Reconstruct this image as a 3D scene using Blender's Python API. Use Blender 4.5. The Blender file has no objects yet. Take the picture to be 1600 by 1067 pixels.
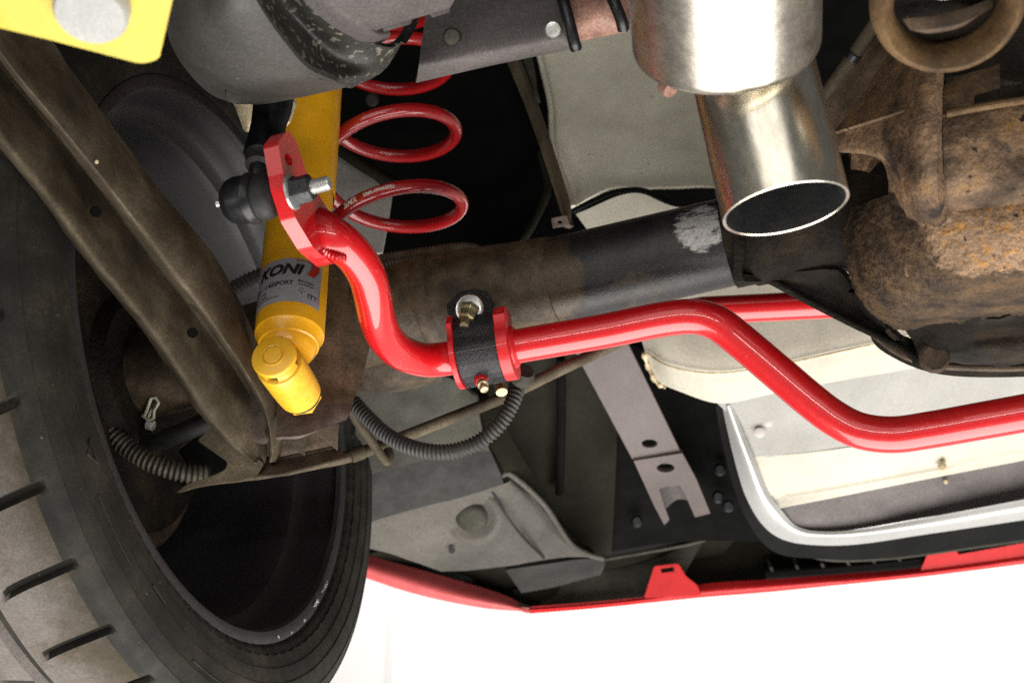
import bpy, bmesh, math, random
from mathutils import Vector, Matrix, noise, geometry
random.seed(7)
scene = bpy.context.scene
COL = scene.collection
V = Vector
# ------------------------------------------------------------------ camera
# World: metres, x = along the rear axle (towards the middle of the car), y = towards the rear bumper, z = up.
# The axle line is y = 0, z = AXLE_Z (the car is up on a lift).
AXLE_Z = 1.75
FPX = 2222.2                      # focal length in photo pixels (50 mm on a 36 mm sensor, 1600 px wide)
xa = V((.94993, .20917, .23213)).normalized()          # axle direction seen from the camera
pit = math.sin(math.radians(40))
a_ = pit * xa.z / xa.x; b_ = -xa.y / xa.x
A_ = b_ * b_ + 1; B_ = 2 * a_ * b_; C_ = a_ * a_ - (1 - pit * pit)
uy = (-B_ + math.sqrt(B_ * B_ - 4 * A_ * C_)) / (2 * A_)
za = V((a_ + b_ * uy, uy, -pit)); ya = za.cross(xa)
M = Matrix((xa, ya, za))                                # camera axes -> world axes
def ray(px, py): return M @ V(((px - 800) / FPX, -(py - 533.5) / FPX, -1.0))
CAM = V((0, 0, AXLE_Z)) - ray(356, 557) * 1.359
def P(px, py, d): return CAM + ray(px, py) * d          # point at distance d in front of the camera
def PX(px, py, x):
    r = ray(px, py); return CAM + r * ((x - CAM.x) / r.x)
def PZ(px, py, z):
    r = ray(px, py); return CAM + r * ((z - CAM.z) / r.z)
cd = bpy.data.cameras.new('camera'); cam = bpy.data.objects.new('camera', cd); COL.objects.link(cam)
cam.matrix_world = Matrix.Translation(CAM) @ M.to_4x4()
cd.lens = 50; cd.sensor_width = 36; cd.clip_start = .02; cd.clip_end = 60
cd.dof.use_dof = True; cd.dof.focus_distance = 1.18; cd.dof.aperture_fstop = 9.0
scene.camera = cam
# ------------------------------------------------------------------ world, lamps, exposure
w = bpy.data.worlds.new('World'); scene.world = w; w.use_nodes = True
w.node_tree.nodes['Background'].inputs[0].default_value = (.95, .97, 1, 1)
w.node_tree.nodes['Background'].inputs[1].default_value = .08
def area(name, loc, target, sx, sy, power, col=(1, .97, .92)):
    l = bpy.data.lights.new(name, 'AREA'); l.shape = 'RECTANGLE'; l.size = sx; l.size_y = sy; l.energy = power; l.color = col
    o = bpy.data.objects.new(name, l); COL.objects.link(o); o.location = loc
    o.rotation_euler = (V(target) - V(loc)).to_track_quat('-Z', 'Y').to_euler(); return o
area('bay_lamp', (.6, 2.6, 5.2), (.6, 3.6, 2.0), 5, 1.2, 190)
area('side_lamp', (-1.6, -1.9, .35), (.3, 0, 1.75), 1.5, .35, 7)
area('highlight_strip', (.8, -2.6, .5), (.45, .1, 1.75), 2.4, .12, 16)  # added thin strip, draws the highlight line along the red bar
area('floor_bounce_panel', (.6, .75, .12), (.6, .75, 1.85), 2.6, 2.1, 104)  # added emitting panel, stands in for light bounced off the bright floor
area('reflection_panel', (.6, -5.2, 1.4), (.4, 0, 1.75), 5, 2.4, 52)  # added unseen panel, gives the exhaust metal a broad bright reflection
scene.view_settings.view_transform = 'Standard'; scene.view_settings.look = 'None'
scene.view_settings.exposure = 0; scene.view_settings.gamma = 1
scene.cycles.use_denoising = False
scene.cycles.max_bounces = 6
# ------------------------------------------------------------------ materials
def AL(px, py, d): return tuple(P(px, py, d) - V((.3, 0, AXLE_Z)))   # a stain's place on the axle
def mat(name, cols, scale=40, rough=(.45, .7), metal=0, bump=0, bscale=200, coat=0, detail=8, spots=(), spec=.5, bdist=.001, fleck=None, stretch=None, contrast=(.3, .7), coat_rough=.04, dirt=1.0, edge=None):
    m = bpy.data.materials.new(name); m.use_nodes = True
    nt = m.node_tree; N = nt.nodes; L = nt.links; b = N['Principled BSDF']
    tc = N.new('ShaderNodeTexCoord'); co = tc.outputs['Object']
    if stretch:
        mp = N.new('ShaderNodeMapping'); mp.inputs['Scale'].default_value = stretch; L.new(co, mp.inputs[0]); cs = mp.outputs[0]
    else: cs = co
    def nz(s, d=detail, r=.6, c=None):
        n = N.new('ShaderNodeTexNoise'); n.inputs['Scale'].default_value = s; n.inputs['Detail'].default_value = d
        n.inputs['Roughness'].default_value = r; L.new(c or cs, n.inputs['Vector']); return n.outputs['Fac']
    n1 = nz(scale)
    cr = N.new('ShaderNodeValToRGB'); L.new(n1, cr.inputs[0]); el = cr.color_ramp.elements
    lo, hi = contrast
    k = len(cols)
    while len(el) < k: el.new(.5)
    for i, c in enumerate(cols):
        el[i].position = lo + (hi - lo) * (i / max(1, k - 1)); el[i].color = (*c, 1)
    col = cr.outputs[0]
    def mix(fac, c1, c2):
        x = N.new('ShaderNodeMix'); x.data_type = 'RGBA'; L.new(fac, x.inputs['Factor']); L.new(c1, x.inputs['A'])
        if isinstance(c2, tuple): x.inputs['B'].default_value = (*c2, 1)
        else: L.new(c2, x.inputs['B'])
        return x.outputs['Result']
    def ramp(src, lo, hi):
        r = N.new('ShaderNodeMapRange'); r.inputs[1].default_value = lo; r.inputs[2].default_value = hi; L.new(src, r.inputs[0]); return r.outputs[0]
    if edge:                                             # grime along one border: (axis, from, to, colour)
        sx3 = N.new('ShaderNodeSeparateXYZ'); L.new(co, sx3.inputs[0])
        ad = N.new('ShaderNodeMath'); ad.operation = 'MULTIPLY_ADD'; L.new(nz(60, 5, .6, co), ad.inputs[0]); ad.inputs[1].default_value = (edge[2] - edge[1]) * .9; L.new(sx3.outputs[edge[0]], ad.inputs[2])
        off = (edge[2] - edge[1]) * .45
        col = mix(ramp(ad.outputs[0], edge[1] + off, edge[2] + off), col, edge[3])
    for (loc, rad, c, ns, amt, *st) in spots:                 # stains and wear with a place of their own
        d = N.new('ShaderNodeVectorMath'); d.operation = 'DISTANCE'; L.new(co, d.inputs[0]); d.inputs[1].default_value = loc
        f = ramp(d.outputs['Value'], rad, rad * .35)
        sc = co
        if st:
            mp = N.new('ShaderNodeMapping'); mp.inputs['Scale'].default_value = st[0]; L.new(co, mp.inputs[0]); sc = mp.outputs[0]
        n = nz(ns, 6, .7, sc)
        ad = N.new('ShaderNodeMath'); ad.operation = 'ADD'; L.new(f, ad.inputs[0]); L.new(n, ad.inputs[1])
        f2 = ramp(ad.outputs[0], 1.5 - amt, 1.62 - amt)
        mn = N.new('ShaderNodeMath'); mn.operation = 'MULTIPLY'; L.new(f2, mn.inputs[0])
        gt = ramp(f, 0, .12); L.new(gt, mn.inputs[1])
        col = mix(mn.outputs[0], col, c)
    for (sc_, lo_, hi_, d_) in ((420, 1 - .28 * dirt, 1 + .26 * dirt, 5), (1500, 1 - .26 * dirt, 1 + .24 * dirt, 2), (scale * .35, 1 - .22 * dirt, 1 + .18 * dirt, 3)):
        if dirt <= 0: break
        mr = N.new('ShaderNodeMapRange'); mr.inputs[1].default_value = .33; mr.inputs[2].default_value = .67; mr.inputs[3].default_value = lo_; mr.inputs[4].default_value = hi_
        L.new(nz(sc_, d_, .6), mr.inputs[0])
        vm = N.new('ShaderNodeVectorMath'); vm.operation = 'SCALE'; L.new(col, vm.inputs[0]); L.new(mr.outputs[0], vm.inputs['Scale']); col = vm.outputs[0]
    if fleck:                                            # (scale, threshold, colour)
        n = nz(fleck[0], 2, .5, co); col = mix(ramp(n, fleck[1], fleck[1] + .05), col, fleck[2])
    L.new(col, b.inputs['Base Color'])
    rr = N.new('ShaderNodeMapRange'); rr.inputs[1].default_value = .3; rr.inputs[2].default_value = .7
    rr.inputs[3].default_value = rough[0]; rr.inputs[4].default_value = rough[1]; L.new(nz(scale * 2.3), rr.inputs[0])
    L.new(rr.outputs[0], b.inputs['Roughness'])
    b.inputs['Metallic'].default_value = metal; b.inputs['Specular IOR Level'].default_value = spec
    b.inputs['Coat Weight'].default_value = coat; b.inputs['Coat Roughness'].default_value = coat_rough
    if bump:
        bp = N.new('ShaderNodeBump'); bp.inputs['Strength'].default_value = bump; bp.inputs['Distance'].default_value = bdist
        L.new(nz(bscale, 5, .6), bp.inputs['Height']); L.new(bp.outputs[0], b.inputs['Normal'])
    return m
RED = mat('red_powder_coat', [(.54, .004, .008), (.66, .006, .010)], 900, (.32, .42), .0, .10, 420, 1, fleck=(420, .735, (.72, .20, .18)), dirt=.3)
RED_S = mat('spring_red', [(.30, .004, .006), (.42, .006, .008)], 300, (.3, .4), 0, .05, 900, 1, dirt=.22)
RED_B = mat('bumper_red', [(.55, .012, .015), (.68, .018, .02)], 60, (.45, .6), 0, 0, 100, .25, dirt=.22)
RED_BUSH = mat('red_urethane', [(.55, .008, .012), (.65, .012, .016)], 200, (.35, .5), 0, .05, 700, .2, dirt=.22)
YEL = mat('yellow_damper_paint', [(.78, .36, .008), (.86, .43, .012)], 60, (.3, .42), .0, .05, 900, .35, fleck=(3000, .68, (.95, .6, .05)), dirt=.22)
YEL2 = mat('yellow_bushing_paint', [(.80, .42, .012), (.88, .50, .03)], 120, (.35, .5), 0, .1, 500, .2, fleck=(260, .70, (.35, .2, .02)), dirt=.22)
YELP = mat('yellow_plate_paint', [(.66, .50, .035), (.72, .57, .06)], 30, (.4, .55), 0, .03, 400, .15, dirt=.22)
BLK = mat('black_satin', [(.005, .005, .006), (.010, .010, .012)], 80, (.3, .45), 0, .05, 500, dirt=0.6)
BLKW = mat('black_wrinkle_coat', [(.008, .008, .010), (.016, .016, .02)], 120, (.28, .4), 0, 1.0, 700, .15, bdist=.0016)
RUB = mat('black_rubber', [(.006, .006, .006), (.014, .0135, .0125)], 60, (.5, .7), 0, .1, 600)
HOSE = mat('dusty_conduit', [(.018, .019, .019), (.05, .048, .042)], 50, (.5, .7), 0, .1, 500)
HOSET = mat('tan_conduit', [(.03, .028, .022), (.13, .11, .075)], 70, (.5, .7), 0, .1, 500)
TYRE = mat('tyre_rubber', [(.009, .0085, .0065), (.017, .016, .012), (.040, .034, .023)], 22, (.6, .8), 0, .3, 900, fleck=(240, .74, (.14, .125, .10)), contrast=(.33, .72), spec=.28)
TREAD = mat('tyre_tread', [(.085, .070, .052), (.138, .120, .109), (.16, .143, .133)], 14, (.7, .9), 0, .3, 1200, fleck=(190, .74, (.30, .29, .27)), contrast=(.38, .6), spec=.25, dirt=.7, edge=(0, -.062, -.012, (.045, .036, .022)))
RIM = mat('rim_dark', [(.024, .0228, .024), (.038, .0358, .0378)], 12, (.4, .55), .0, .15, 900, 0, spec=.4)
SCUFF = mat('scuffed_alloy', [(.3, .3, .29), (.55, .55, .53)], 200, (.4, .6), .3)
SIL = mat('zinc_plate', [(.55, .55, .53), (.72, .72, .70)], 120, (.25, .4), .7, .05, 600, dirt=0.35)
ZY = mat('yellow_zinc', [(.30, .24, .13), (.5, .42, .25)], 150, (.25, .42), .75, .1, 600)
NUTG = mat('grey_nut_steel', [(.035, .038, .040), (.06, .064, .064)], 120, (.35, .5), .5, .1, 500)
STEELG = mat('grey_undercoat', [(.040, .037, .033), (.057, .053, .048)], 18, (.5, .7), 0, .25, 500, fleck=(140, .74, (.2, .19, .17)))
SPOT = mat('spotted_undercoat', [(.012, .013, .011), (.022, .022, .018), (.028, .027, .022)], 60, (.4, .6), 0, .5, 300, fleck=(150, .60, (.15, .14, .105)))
ARM = mat('dusty_arm_steel', [(.024, .018, .010), (.068, .052, .032), (.145, .115, .077)], 20, (.6, .8), 0, .35, 700, fleck=(300, .75, (.20, .16, .10)), contrast=(.25, .75), spec=.25)
RUST = mat('brown_rust', [(.040, .025, .014), (.085, .055, .032), (.14, .09, .055)], 45, (.6, .85), 0, .6, 500, fleck=(400, .7, (.02, .012, .008)))
RUSTP = mat('rusty_plate', [(.05, .035, .027), (.10, .075, .062), (.13, .10, .085)], 40, (.6, .8), 0, .4, 500)
CREAM = mat('cream_body_paint', [(.36, .335, .265), (.47, .44, .36), (.53, .50, .415)], 8, (.4, .6), 0, .15, 120, fleck=(180, .75, (.20, .14, .07)), dirt=.45)
OLIVE = mat('overspray_panel', [(.42, .395, .30), (.58, .55, .44), (.70, .67, .55)], 7, (.4, .6), 0, .2, 90, fleck=(150, .735, (.16, .13, .09)), dirt=.5)
GREYW = mat('pale_grey_panel', [(.25, .242, .22), (.34, .33, .305)], 9, (.4, .6), 0, .15, 100, fleck=(160, .74, (.16, .14, .11)), dirt=.45)
PURP = mat('mauve_grey_primer', [(.068, .059, .057), (.108, .094, .091)], 22, (.5, .7), 0, .25, 400, spec=.35, fleck=(220, .74, (.17, .15, .13)))
STRAPM = mat('mauve_strap_paint', [(.088, .069, .066), (.118, .095, .091)], 10, (.45, .6), 0, .1, 300, dirt=.6, spec=.35)
UNDER = mat('underseal_black', [(.0025, .0025, .0025), (.005, .005, .0045)], 20, (.7, .9), 0, .3, 200, spec=.06, dirt=.6)
OLDK = mat('dark_olive_panel', [(.008, .008, .0045), (.017, .016, .010)], 14, (.65, .85), 0, .3, 300, spec=.1)
RAILG = mat('sealer_grey', [(.022, .021, .015), (.042, .040, .030), (.060, .057, .045)], 16, (.55, .75), 0, .7, 140, spec=.25)
RAILP = mat('pale_rail', [(.046, .042, .035), (.078, .071, .061), (.098, .09, .078)], 12, (.5, .7), 0, .25, 300, spec=.3, fleck=(110, .72, (.03, .025, .019)))
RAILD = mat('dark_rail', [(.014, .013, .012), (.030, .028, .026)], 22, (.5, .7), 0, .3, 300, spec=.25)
EXH = mat('stainless_pipe', [(.62, .56, .44), (.86, .81, .69), (.74, .68, .55), (.92, .89, .80)], 34, (.20, .32), .97, .04, 300, stretch=(1, 1, .08), dirt=.35)
EXH2 = mat('stainless_muffler', [(.46, .42, .35), (.60, .56, .49), (.52, .47, .40), (.66, .62, .55)], 30, (.24, .38), .92, .04, 300, stretch=(1, 1, .08), dirt=.6)
SOOT = mat('soot', [(.02, .02, .022), (.05, .05, .05)], 60, (.6, .8), 0, .3, 400)
TUBE = mat('axle_tube_steel', [(.022, .014, .007), (.058, .038, .020), (.105, .074, .042)], 60, (.5, .75), 0, .6, 420, fleck=(300, .74, (.018, .011, .006)))
TUBED = mat('axle_tube_dark', [(.010, .0095, .011), (.020, .0185, .019), (.030, .026, .024)], 30, (.34, .5), .1, .4, 500,
           spots=[((.02, -.02, -.02), .075, (.060, .040, .022), 55, .35), ((.10, .0, -.05), .08, (.05, .036, .023), 70, .0), ((.168, -.036, -.008), .054, (.40, .39, .38), 150, .13, (.35, 1, 1)), ((.165, -.036, -.012), .05, (.07, .064, .06), 260, -.16, (.3, 1, 1))])
CAST = mat('rusty_casting', [(.030, .019, .011), (.10, .062, .036), (.20, .125, .072), (.28, .155, .055)], 34, (.6, .85), 0, .9, 190, fleck=(110, .69, (.018, .012, .009)), bdist=.003, detail=12, spec=.3,
           spots=[(AL(1405, 265, 1.01), .04, (.035, .023, .019), 28, .0), (AL(1440, 310, .985), .045, (.035, .023, .019), 28, .0), (AL(1545, 250, .975), .045, (.06, .044, .040), 26, -.02), (AL(1345, 180, 1.05), .04, (.32, .18, .06), 120, -.15), (AL(1430, 150, .99), .04, (.28, .19, .12), 40, -.1)])
CASTO = mat('rusty_housing', [(.018, .012, .008), (.048, .031, .018), (.095, .058, .030), (.14, .08, .035)], 40, (.6, .85), 0, 1.0, 240, fleck=(150, .70, (.014, .010, .008)), bdist=.004, detail=12, spec=.28,
           spots=[(AL(1400, 420, 1.06), .030, (.24, .14, .06), 60, -.05), (AL(1425, 480, 1.09), .022, (.28, .15, .05), 70, -.05), (AL(1545, 335, .985), .105, (.30, .19, .115), 45, .2), (AL(1545, 345, .985), .098, (.45, .22, .06), 120, .0), (AL(1530, 360, .985), .095, (.66, .50, .33), 200, -.12), (AL(1545, 340, .985), .11, (.05, .03, .017), 160, -.15), (AL(1450, 300, 1.0), .028, (.03, .02, .017), 50, .1)])
CASTD = mat('oily_shaded_casting', [(.005, .0042, .0035), (.014, .0105, .0075), (.036, .025, .014)], 26, (.5, .8), 0, 1.0, 260, spec=.14, fleck=(240, .74, (.07, .05, .03)), bdist=.002)
RINGR = mat('rust_flange', [(.05, .028, .014), (.13, .075, .032), (.19, .115, .052)], 28, (.55, .75), 0, .3, 400, spec=.3)
PINKR = mat('pink_rust_tube', [(.16, .07, .05), (.28, .15, .11), (.36, .22, .17)], 60, (.5, .7), .1, .4, 400)
TANP = mat('tan_paint', [(.22, .17, .09), (.52, .42, .25), (.60, .5, .32)], 40, (.5, .7), 0, .2, 300, contrast=(.36, .5))
BLUE = mat('blue_connector', [(.01, .10, .15), (.02, .16, .22)], 60, (.4, .5))
CLIPW = mat('cream_clip', [(.5, .5, .38), (.6, .6, .48)], 60, (.4, .5))
TRIM = mat('silver_rim_trim', [(.42, .42, .41), (.56, .56, .55)], 8, (.3, .42), .35, .03, 300, dirt=0.35)
TRIMK = mat('black_edge_trim', [(.004, .0044, .004), (.007, .007, .0066)], 30, (.55, .7), spec=.1)
LABM = mat('foil_label', [(.34, .34, .36), (.42, .42, .44)], 60, (.4, .5), .2, dirt=0.0)
INK = mat('black_ink', [(.012, .012, .012), (.012, .012, .012)], 10, (.5, .5), dirt=0.0)
INKR = mat('red_ink', [(.45, .03, .012), (.45, .03, .012)], 10, (.5, .5), dirt=0.0)
INKW = mat('white_ink', [(.7, .65, .62), (.7, .65, .62)], 10, (.5, .5), dirt=0.0)
BOLTW = mat('matt_grey_bolt', [(.40, .40, .385), (.48, .48, .465)], 60, (.55, .7), 0, .2, 600, dirt=.4)
RED_REFL = mat('bumper_red_reflection', [(.58, .085, .09), (.66, .12, .12)], 60, (.45, .6), 0, 0, 100, .2, dirt=.22)  # bumper red paled, the white wall's reflection is painted into its colour
WALL = mat('white_wall_paint', [(.86, .85, .84), (.88, .87, .86)], 3, (.6, .7), dirt=0.0)
FLOOR = mat('grey_floor_paint', [(.30, .30, .30), (.36, .36, .355)], 4, (.25, .4), 0, .03, 60, dirt=0.0)
SEAM = mat('wall_seam', [(.76, .76, .755), (.78, .78, .775)], 3, (.6, .7), dirt=0)
# ------------------------------------------------------------------ mesh helpers
class MB:
    def __init__(s): s.v = []; s.f = []
    def add(s, v, f):
        o = len(s.v); s.v += [V(x) for x in v]; s.f += [tuple(i + o for i in t) for t in f]; return s
    def lathe(s, prof, org, axis, n=48, cap=(True, True), flat=False):
        """prof: (distance along axis, radius)"""
        ax = V(axis).normalized(); r = ax.cross(V((0, 0, 1)) if abs(ax.z) < .9 else V((0, 1, 0))).normalized(); t = ax.cross(r); org = V(org)
        v = []; f = []
        for h, rad in prof:
            for k in range(n):
                an = 2 * math.pi * k / n; v.append(org + ax * h + (r * math.cos(an) + t * math.sin(an)) * rad)
        m = len(prof)
        for i in range(m - 1):
            for k in range(n): f.append((i * n + k, i * n + (k + 1) % n, (i + 1) * n + (k + 1) % n, (i + 1) * n + k))
        if cap[0]: f.append(tuple(range(n))[::-1])
        if cap[1]: f.append(tuple(range((m - 1) * n, m * n)))
        return s.add(v, f)
    def tube(s, pts, rad, n=20, cap=True):
        v = []; f = []; m = len(pts); nrm = None
        for i, p in enumerate(pts):
            t = (pts[min(i + 1, m - 1)] - pts[max(i - 1, 0)]).normalized()
            if nrm is None: nrm = t.orthogonal().normalized()
            else: nrm = (nrm - t * nrm.dot(t)).normalized()
            b = t.cross(nrm); r = rad(i) if callable(rad) else rad
            for k in range(n):
                a = 2 * math.pi * k / n; v.append(p + (nrm * math.cos(a) + b * math.sin(a)) * r)
        for i in range(m - 1):
            for k in range(n): f.append((i * n + k, i * n + (k + 1) % n, (i + 1) * n + (k + 1) % n, (i + 1) * n + k))
        if cap: f.append(tuple(range(n))[::-1]); f.append(tuple(range((m - 1) * n, m * n)))
        return s.add(v, f)
    def patch(s, rows, su=6, sv=6, th=.002, amp=0, sc=60):
        g = [cat([V(p) for p in r], sv) for r in rows]
        g = list(zip(*[cat(list(c), su) for c in zip(*g)])) ; g = [list(r) for r in zip(*g)]
        g = [list(x) for x in zip(*g)]
        R, Cn = len(g), len(g[0]); fr = []; bk = []
        for i in range(R):
            for j in range(Cn):
                du = g[min(i + 1, R - 1)][j] - g[max(i - 1, 0)][j]; dv = g[i][min(j + 1, Cn - 1)] - g[i][max(j - 1, 0)]
                nn = du.cross(dv)
                nn = nn.normalized() if nn.length > 1e-12 else V((0, 0, 1))
                if nn.dot(g[i][j] - CAM) < 0: nn = -nn
                p = g[i][j]
                if amp: p = p + nn * amp * (noise.fractal(p * sc, 1, 2, 4))
                fr.append(p); bk.append(p + nn * th)
        q = R * Cn; f = []
        for i in range(R - 1):
            for j in range(Cn - 1):
                a = i * Cn + j; f.append((a, a + 1, a + Cn + 1, a + Cn)); f.append((q + a, q + a + Cn, q + a + Cn + 1, q + a + 1))
        per = [j for j in range(Cn)] + [i * Cn + Cn - 1 for i in range(1, R)] + [(R - 1) * Cn + j for j in range(Cn - 2, -1, -1)] + [i * Cn for i in range(R - 2, 0, -1)]
        for k in range(len(per)):
            a, b = per[k], per[(k + 1) % len(per)]; f.append((a, q + a, q + b, b))
        return s.add(fr + bk, f)
    def plate(s, poly, thvec, holes=()):
        loops = [list(map(V, poly))] + [list(map(V, h)) for h in holes]
        tris = geometry.tessellate_polygon(loops)
        fl = [p for l in loops for p in l]; n = len(fl); th = V(thvec)
        f = [tuple(t) for t in tris] + [tuple(i + n for i in t)[::-1] for t in tris]
        o = 0
        for l in loops:
            for k in range(len(l)):
                a, b = o + k, o + (k + 1) % len(l); f.append((a, b, b + n, a + n))
            o += len(l)
        return s.add(fl + [p + th for p in fl], f)
    def build(s, name, m, parent=None, smooth=35, bevel=0, orient=True, org=None):
        me = bpy.data.meshes.new(name); base = V(parent['_o']) if parent is not None else (V(org) if org is not None else V((0, 0, 0)))
        me.from_pydata([tuple(v - base) for v in s.v], [], s.f); me.materials.append(m)
        bm = bmesh.new(); bm.from_mesh(me)
        bmesh.ops.remove_doubles(bm, verts=bm.verts, dist=1e-7)
        if orient: bmesh.ops.recalc_face_normals(bm, faces=bm.faces)
        bm.to_mesh(me); bm.free()
        if smooth:
            for p in me.polygons: p.use_smooth = True
            me.set_sharp_from_angle(angle=math.radians(smooth))
        o = bpy.data.objects.new(name, me); COL.objects.link(o)
        if parent is not None: o.parent = parent; o['_o'] = tuple(base)
        else: o.location = base; o['_o'] = tuple(base)
        if bevel:
            b = o.modifiers.new('bevel', 'BEVEL'); b.width = bevel; b.segments = 2; b.limit_method = 'ANGLE'; b.angle_limit = math.radians(40)
        return o
def cat(p, n):
    if n <= 1 or len(p) < 2: return list(p)
    if len(p) == 2: return [p[0].lerp(p[1], k / n) for k in range(n + 1)]
    out = []
    for i in range(len(p) - 1):
        p0 = p[i - 1] if i else p[0] * 2 - p[1]; p1 = p[i]; p2 = p[i + 1]; p3 = p[i + 2] if i + 2 < len(p) else p[-1] * 2 - p[-2]
        for k in range(n):
            t = k / n; out.append(.5 * ((2 * p1) + (p2 - p0) * t + (2 * p0 - 5 * p1 + 4 * p2 - p3) * t * t + (3 * p1 - p0 - 3 * p2 + p3) * t ** 3))
    out.append(p[-1]); return out
def px(*pts): return [P(*p) for p in pts]
def G(*rows): return [[P(*p) for p in r] for r in rows]
def rnd(poly, r, n=5):                                   # round the corners of a pixel polygon
    out = []; k = len(poly)
    for i in range(k):
        a, b, c = V(poly[i - 1]), V(poly[i]), V(poly[(i + 1) % k])
        ra = min(r, (a - b).length * .45, (c - b).length * .45)
        s_, e_ = b + (a - b).normalized() * ra, b + (c - b).normalized() * ra
        for j in range(n + 1):
            t = j / n; out.append(tuple(s_.lerp(b, t).lerp(b.lerp(e_, t), t)))
    return out
def ell(cx, cy, rx, ry, n=20, rot=0):
    return [(cx + rx * math.cos(a) * math.cos(rot) - ry * math.sin(a) * math.sin(rot), cy + rx * math.cos(a) * math.sin(rot) + ry * math.sin(a) * math.cos(rot)) for a in [2 * math.pi * k / n for k in range(n)]]
class Plane:                                             # the plane through three (px, py, distance) points
    def __init__(s, a, b, c):
        s.o = P(*a); s.n = (P(*b) - s.o).cross(P(*c) - s.o).normalized()
        if s.n.dot(s.o - CAM) < 0: s.n = -s.n            # points away from the camera
    def __call__(s, x, y):
        r = ray(x, y); return CAM + r * ((s.o - CAM).dot(s.n) / r.dot(s.n))
    def poly(s, pts): return [s(*p) for p in pts]
def thing(name, label, cat_, loc, group=None):
    o = bpy.data.objects.new(name, None); COL.objects.link(o); o.location = loc; o['_o'] = tuple(loc)
    o['label'] = label; o['category'] = cat_
    if group: o['group'] = group
    return o
def tag(o, label, cat_, group=None):
    o['label'] = label; o['category'] = cat_
    if group: o['group'] = group
    return o
def frame(axis):
    ax = V(axis).normalized(); r = ax.cross(V((0, 0, 1)) if abs(ax.z) < .9 else V((0, 1, 0))).normalized(); return ax, r, ax.cross(r)
def letters(text, size, bold=0, shear=0, align='LEFT'):  # flat lettering as (verts, faces)
    c = bpy.data.curves.new('lettering', 'FONT'); c.body = text; c.size = size; c.offset = bold; c.shear = shear; c.align_x = align; c.resolution_u = 3
    o = bpy.data.objects.new('lettering', c); COL.objects.link(o)
    bpy.context.view_layer.update()
    me = bpy.data.meshes.new_from_object(o.evaluated_get(bpy.context.evaluated_depsgraph_get()))
    v = [x.co.copy() for x in me.vertices]; f = [tuple(p.vertices) for p in me.polygons]
    bpy.data.objects.remove(o); bpy.data.curves.remove(c); bpy.data.meshes.remove(me)
    return v, f
XV = V((1, 0, 0)); O = V((0, 0, AXLE_Z))
# ================================================================== SETTING
fl = MB().plate([(-7, -7, 0), (8, -7, 0), (8, 4.2, 0), (-7, 4.2, 0)], (0, 0, -.1)).build('floor', FLOOR); fl['kind'] = 'structure'
wl = MB().plate([(-7, 4.2, -.1), (8, 4.2, -.1), (8, 4.2, 7), (-7, 4.2, 7)], (0, .15, 0)).build('wall', WALL); wl['kind'] = 'structure'
xs = CAM.x + ray(612, 1000).x * ((4.2 - CAM.y) / ray(612, 1000).y)
MB().plate([(xs - .018, 4.194, 0), (xs + .018, 4.194, 0), (xs + .018, 4.194, 7), (xs - .018, 4.194, 7)], (0, .006, 0)).build('joint_strip', SEAM, wl)
# ================================================================== WHEEL
wh = thing('wheel', 'dusty black wheel with grooved tyre and scuffed dark rim at left', 'wheel', O)
prof = [(-.012, .262), (-.002, .268), (.004, .2745), (.0065, .277), (.008, .283), (.0095, .2835), (.0115, .295), (.0125, .2955), (.0135, .303), (.0133, .309), (.0143, .3095), (.0135, .318), (.0112, .327), (.0118, .3275),
        (.0088, .3345), (.0045, .3405), (.0052, .3412), (.0015, .3445), (-.002, .3468)]
NSLOT = 34; CPP = 26; AN = NSLOT * CPP                # tread pitches, columns per pitch
tread_x = [-.005 - .0035 * k for k in range(73)]
def tread_r(x): return .3478 + .0035 * (1 - ((x + .131) / .128) ** 2)
GR = (-.088, -.133, -.178)
vs = []; fs = []
full = [(x, r, 0) for x, r in prof] + [(x, tread_r(x), 1) for x in tread_x] + [(-.266, .344, 0), (-.278, .335, 0), (-.286, .318, 0), (-.288, .30, 0), (-.28, .28, 0), (-.268, .268, 0), (-.256, .262, 0)]
NP = len(full)
def skew(u):                                             # the columns follow the slanted, curved slots
    u = max(.005, u); return .55 * (u - .005) + 7 * max(0, u - .045) ** 2 if u < .09 else .04675 + 7 * .045 ** 2 - .9 * (u - .09)
for k in range(AN):
    an = 2 * math.pi * k / AN; kk = k % CPP; kp = k // CPP
    for (x, r, tr) in full:
        rr = r; u = -x
        if tr:
            for g in GR:
                if abs(x - g) < .0046: rr -= .0068
            if .008 < u < .0775 and kk in (0, 1, 2): rr -= .0062 * min(1, (u - .005) / .008) * min(1, (.0775 - u) / .006)
            elif .096 < u < .122 and kk in (10, 11): rr -= .0055
            elif .186 < u < .25 and kk in (4, 5, 6): rr -= .006
        elif x > .005 and .284 > r > .2766 and (k // 3) % 3 == 0: rr -= .0012
        a2 = an + (skew(u) if u > .005 else 0)
        vs.append(O + V((x, rr * math.cos(a2), rr * math.sin(a2))))
for k in range(AN):
    for i in range(NP - 1):
        a = k * NP + i; b = ((k + 1) % AN) * NP + i; fs.append((a, b, b + 1, a + 1))
ty = MB().add(vs, fs).build('tyre', TYRE, wh, smooth=40)
ty.data.materials.append(TREAD)
for p in ty.data.polygons:
    c = p.center
    if -.25 < c.x < -.016 and math.hypot(c.y, c.z) > .3475: p.material_index = 1
    elif -.016 <= c.x < -.005 and math.hypot(c.y, c.z) > .347 : p.material_index = 0
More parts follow.
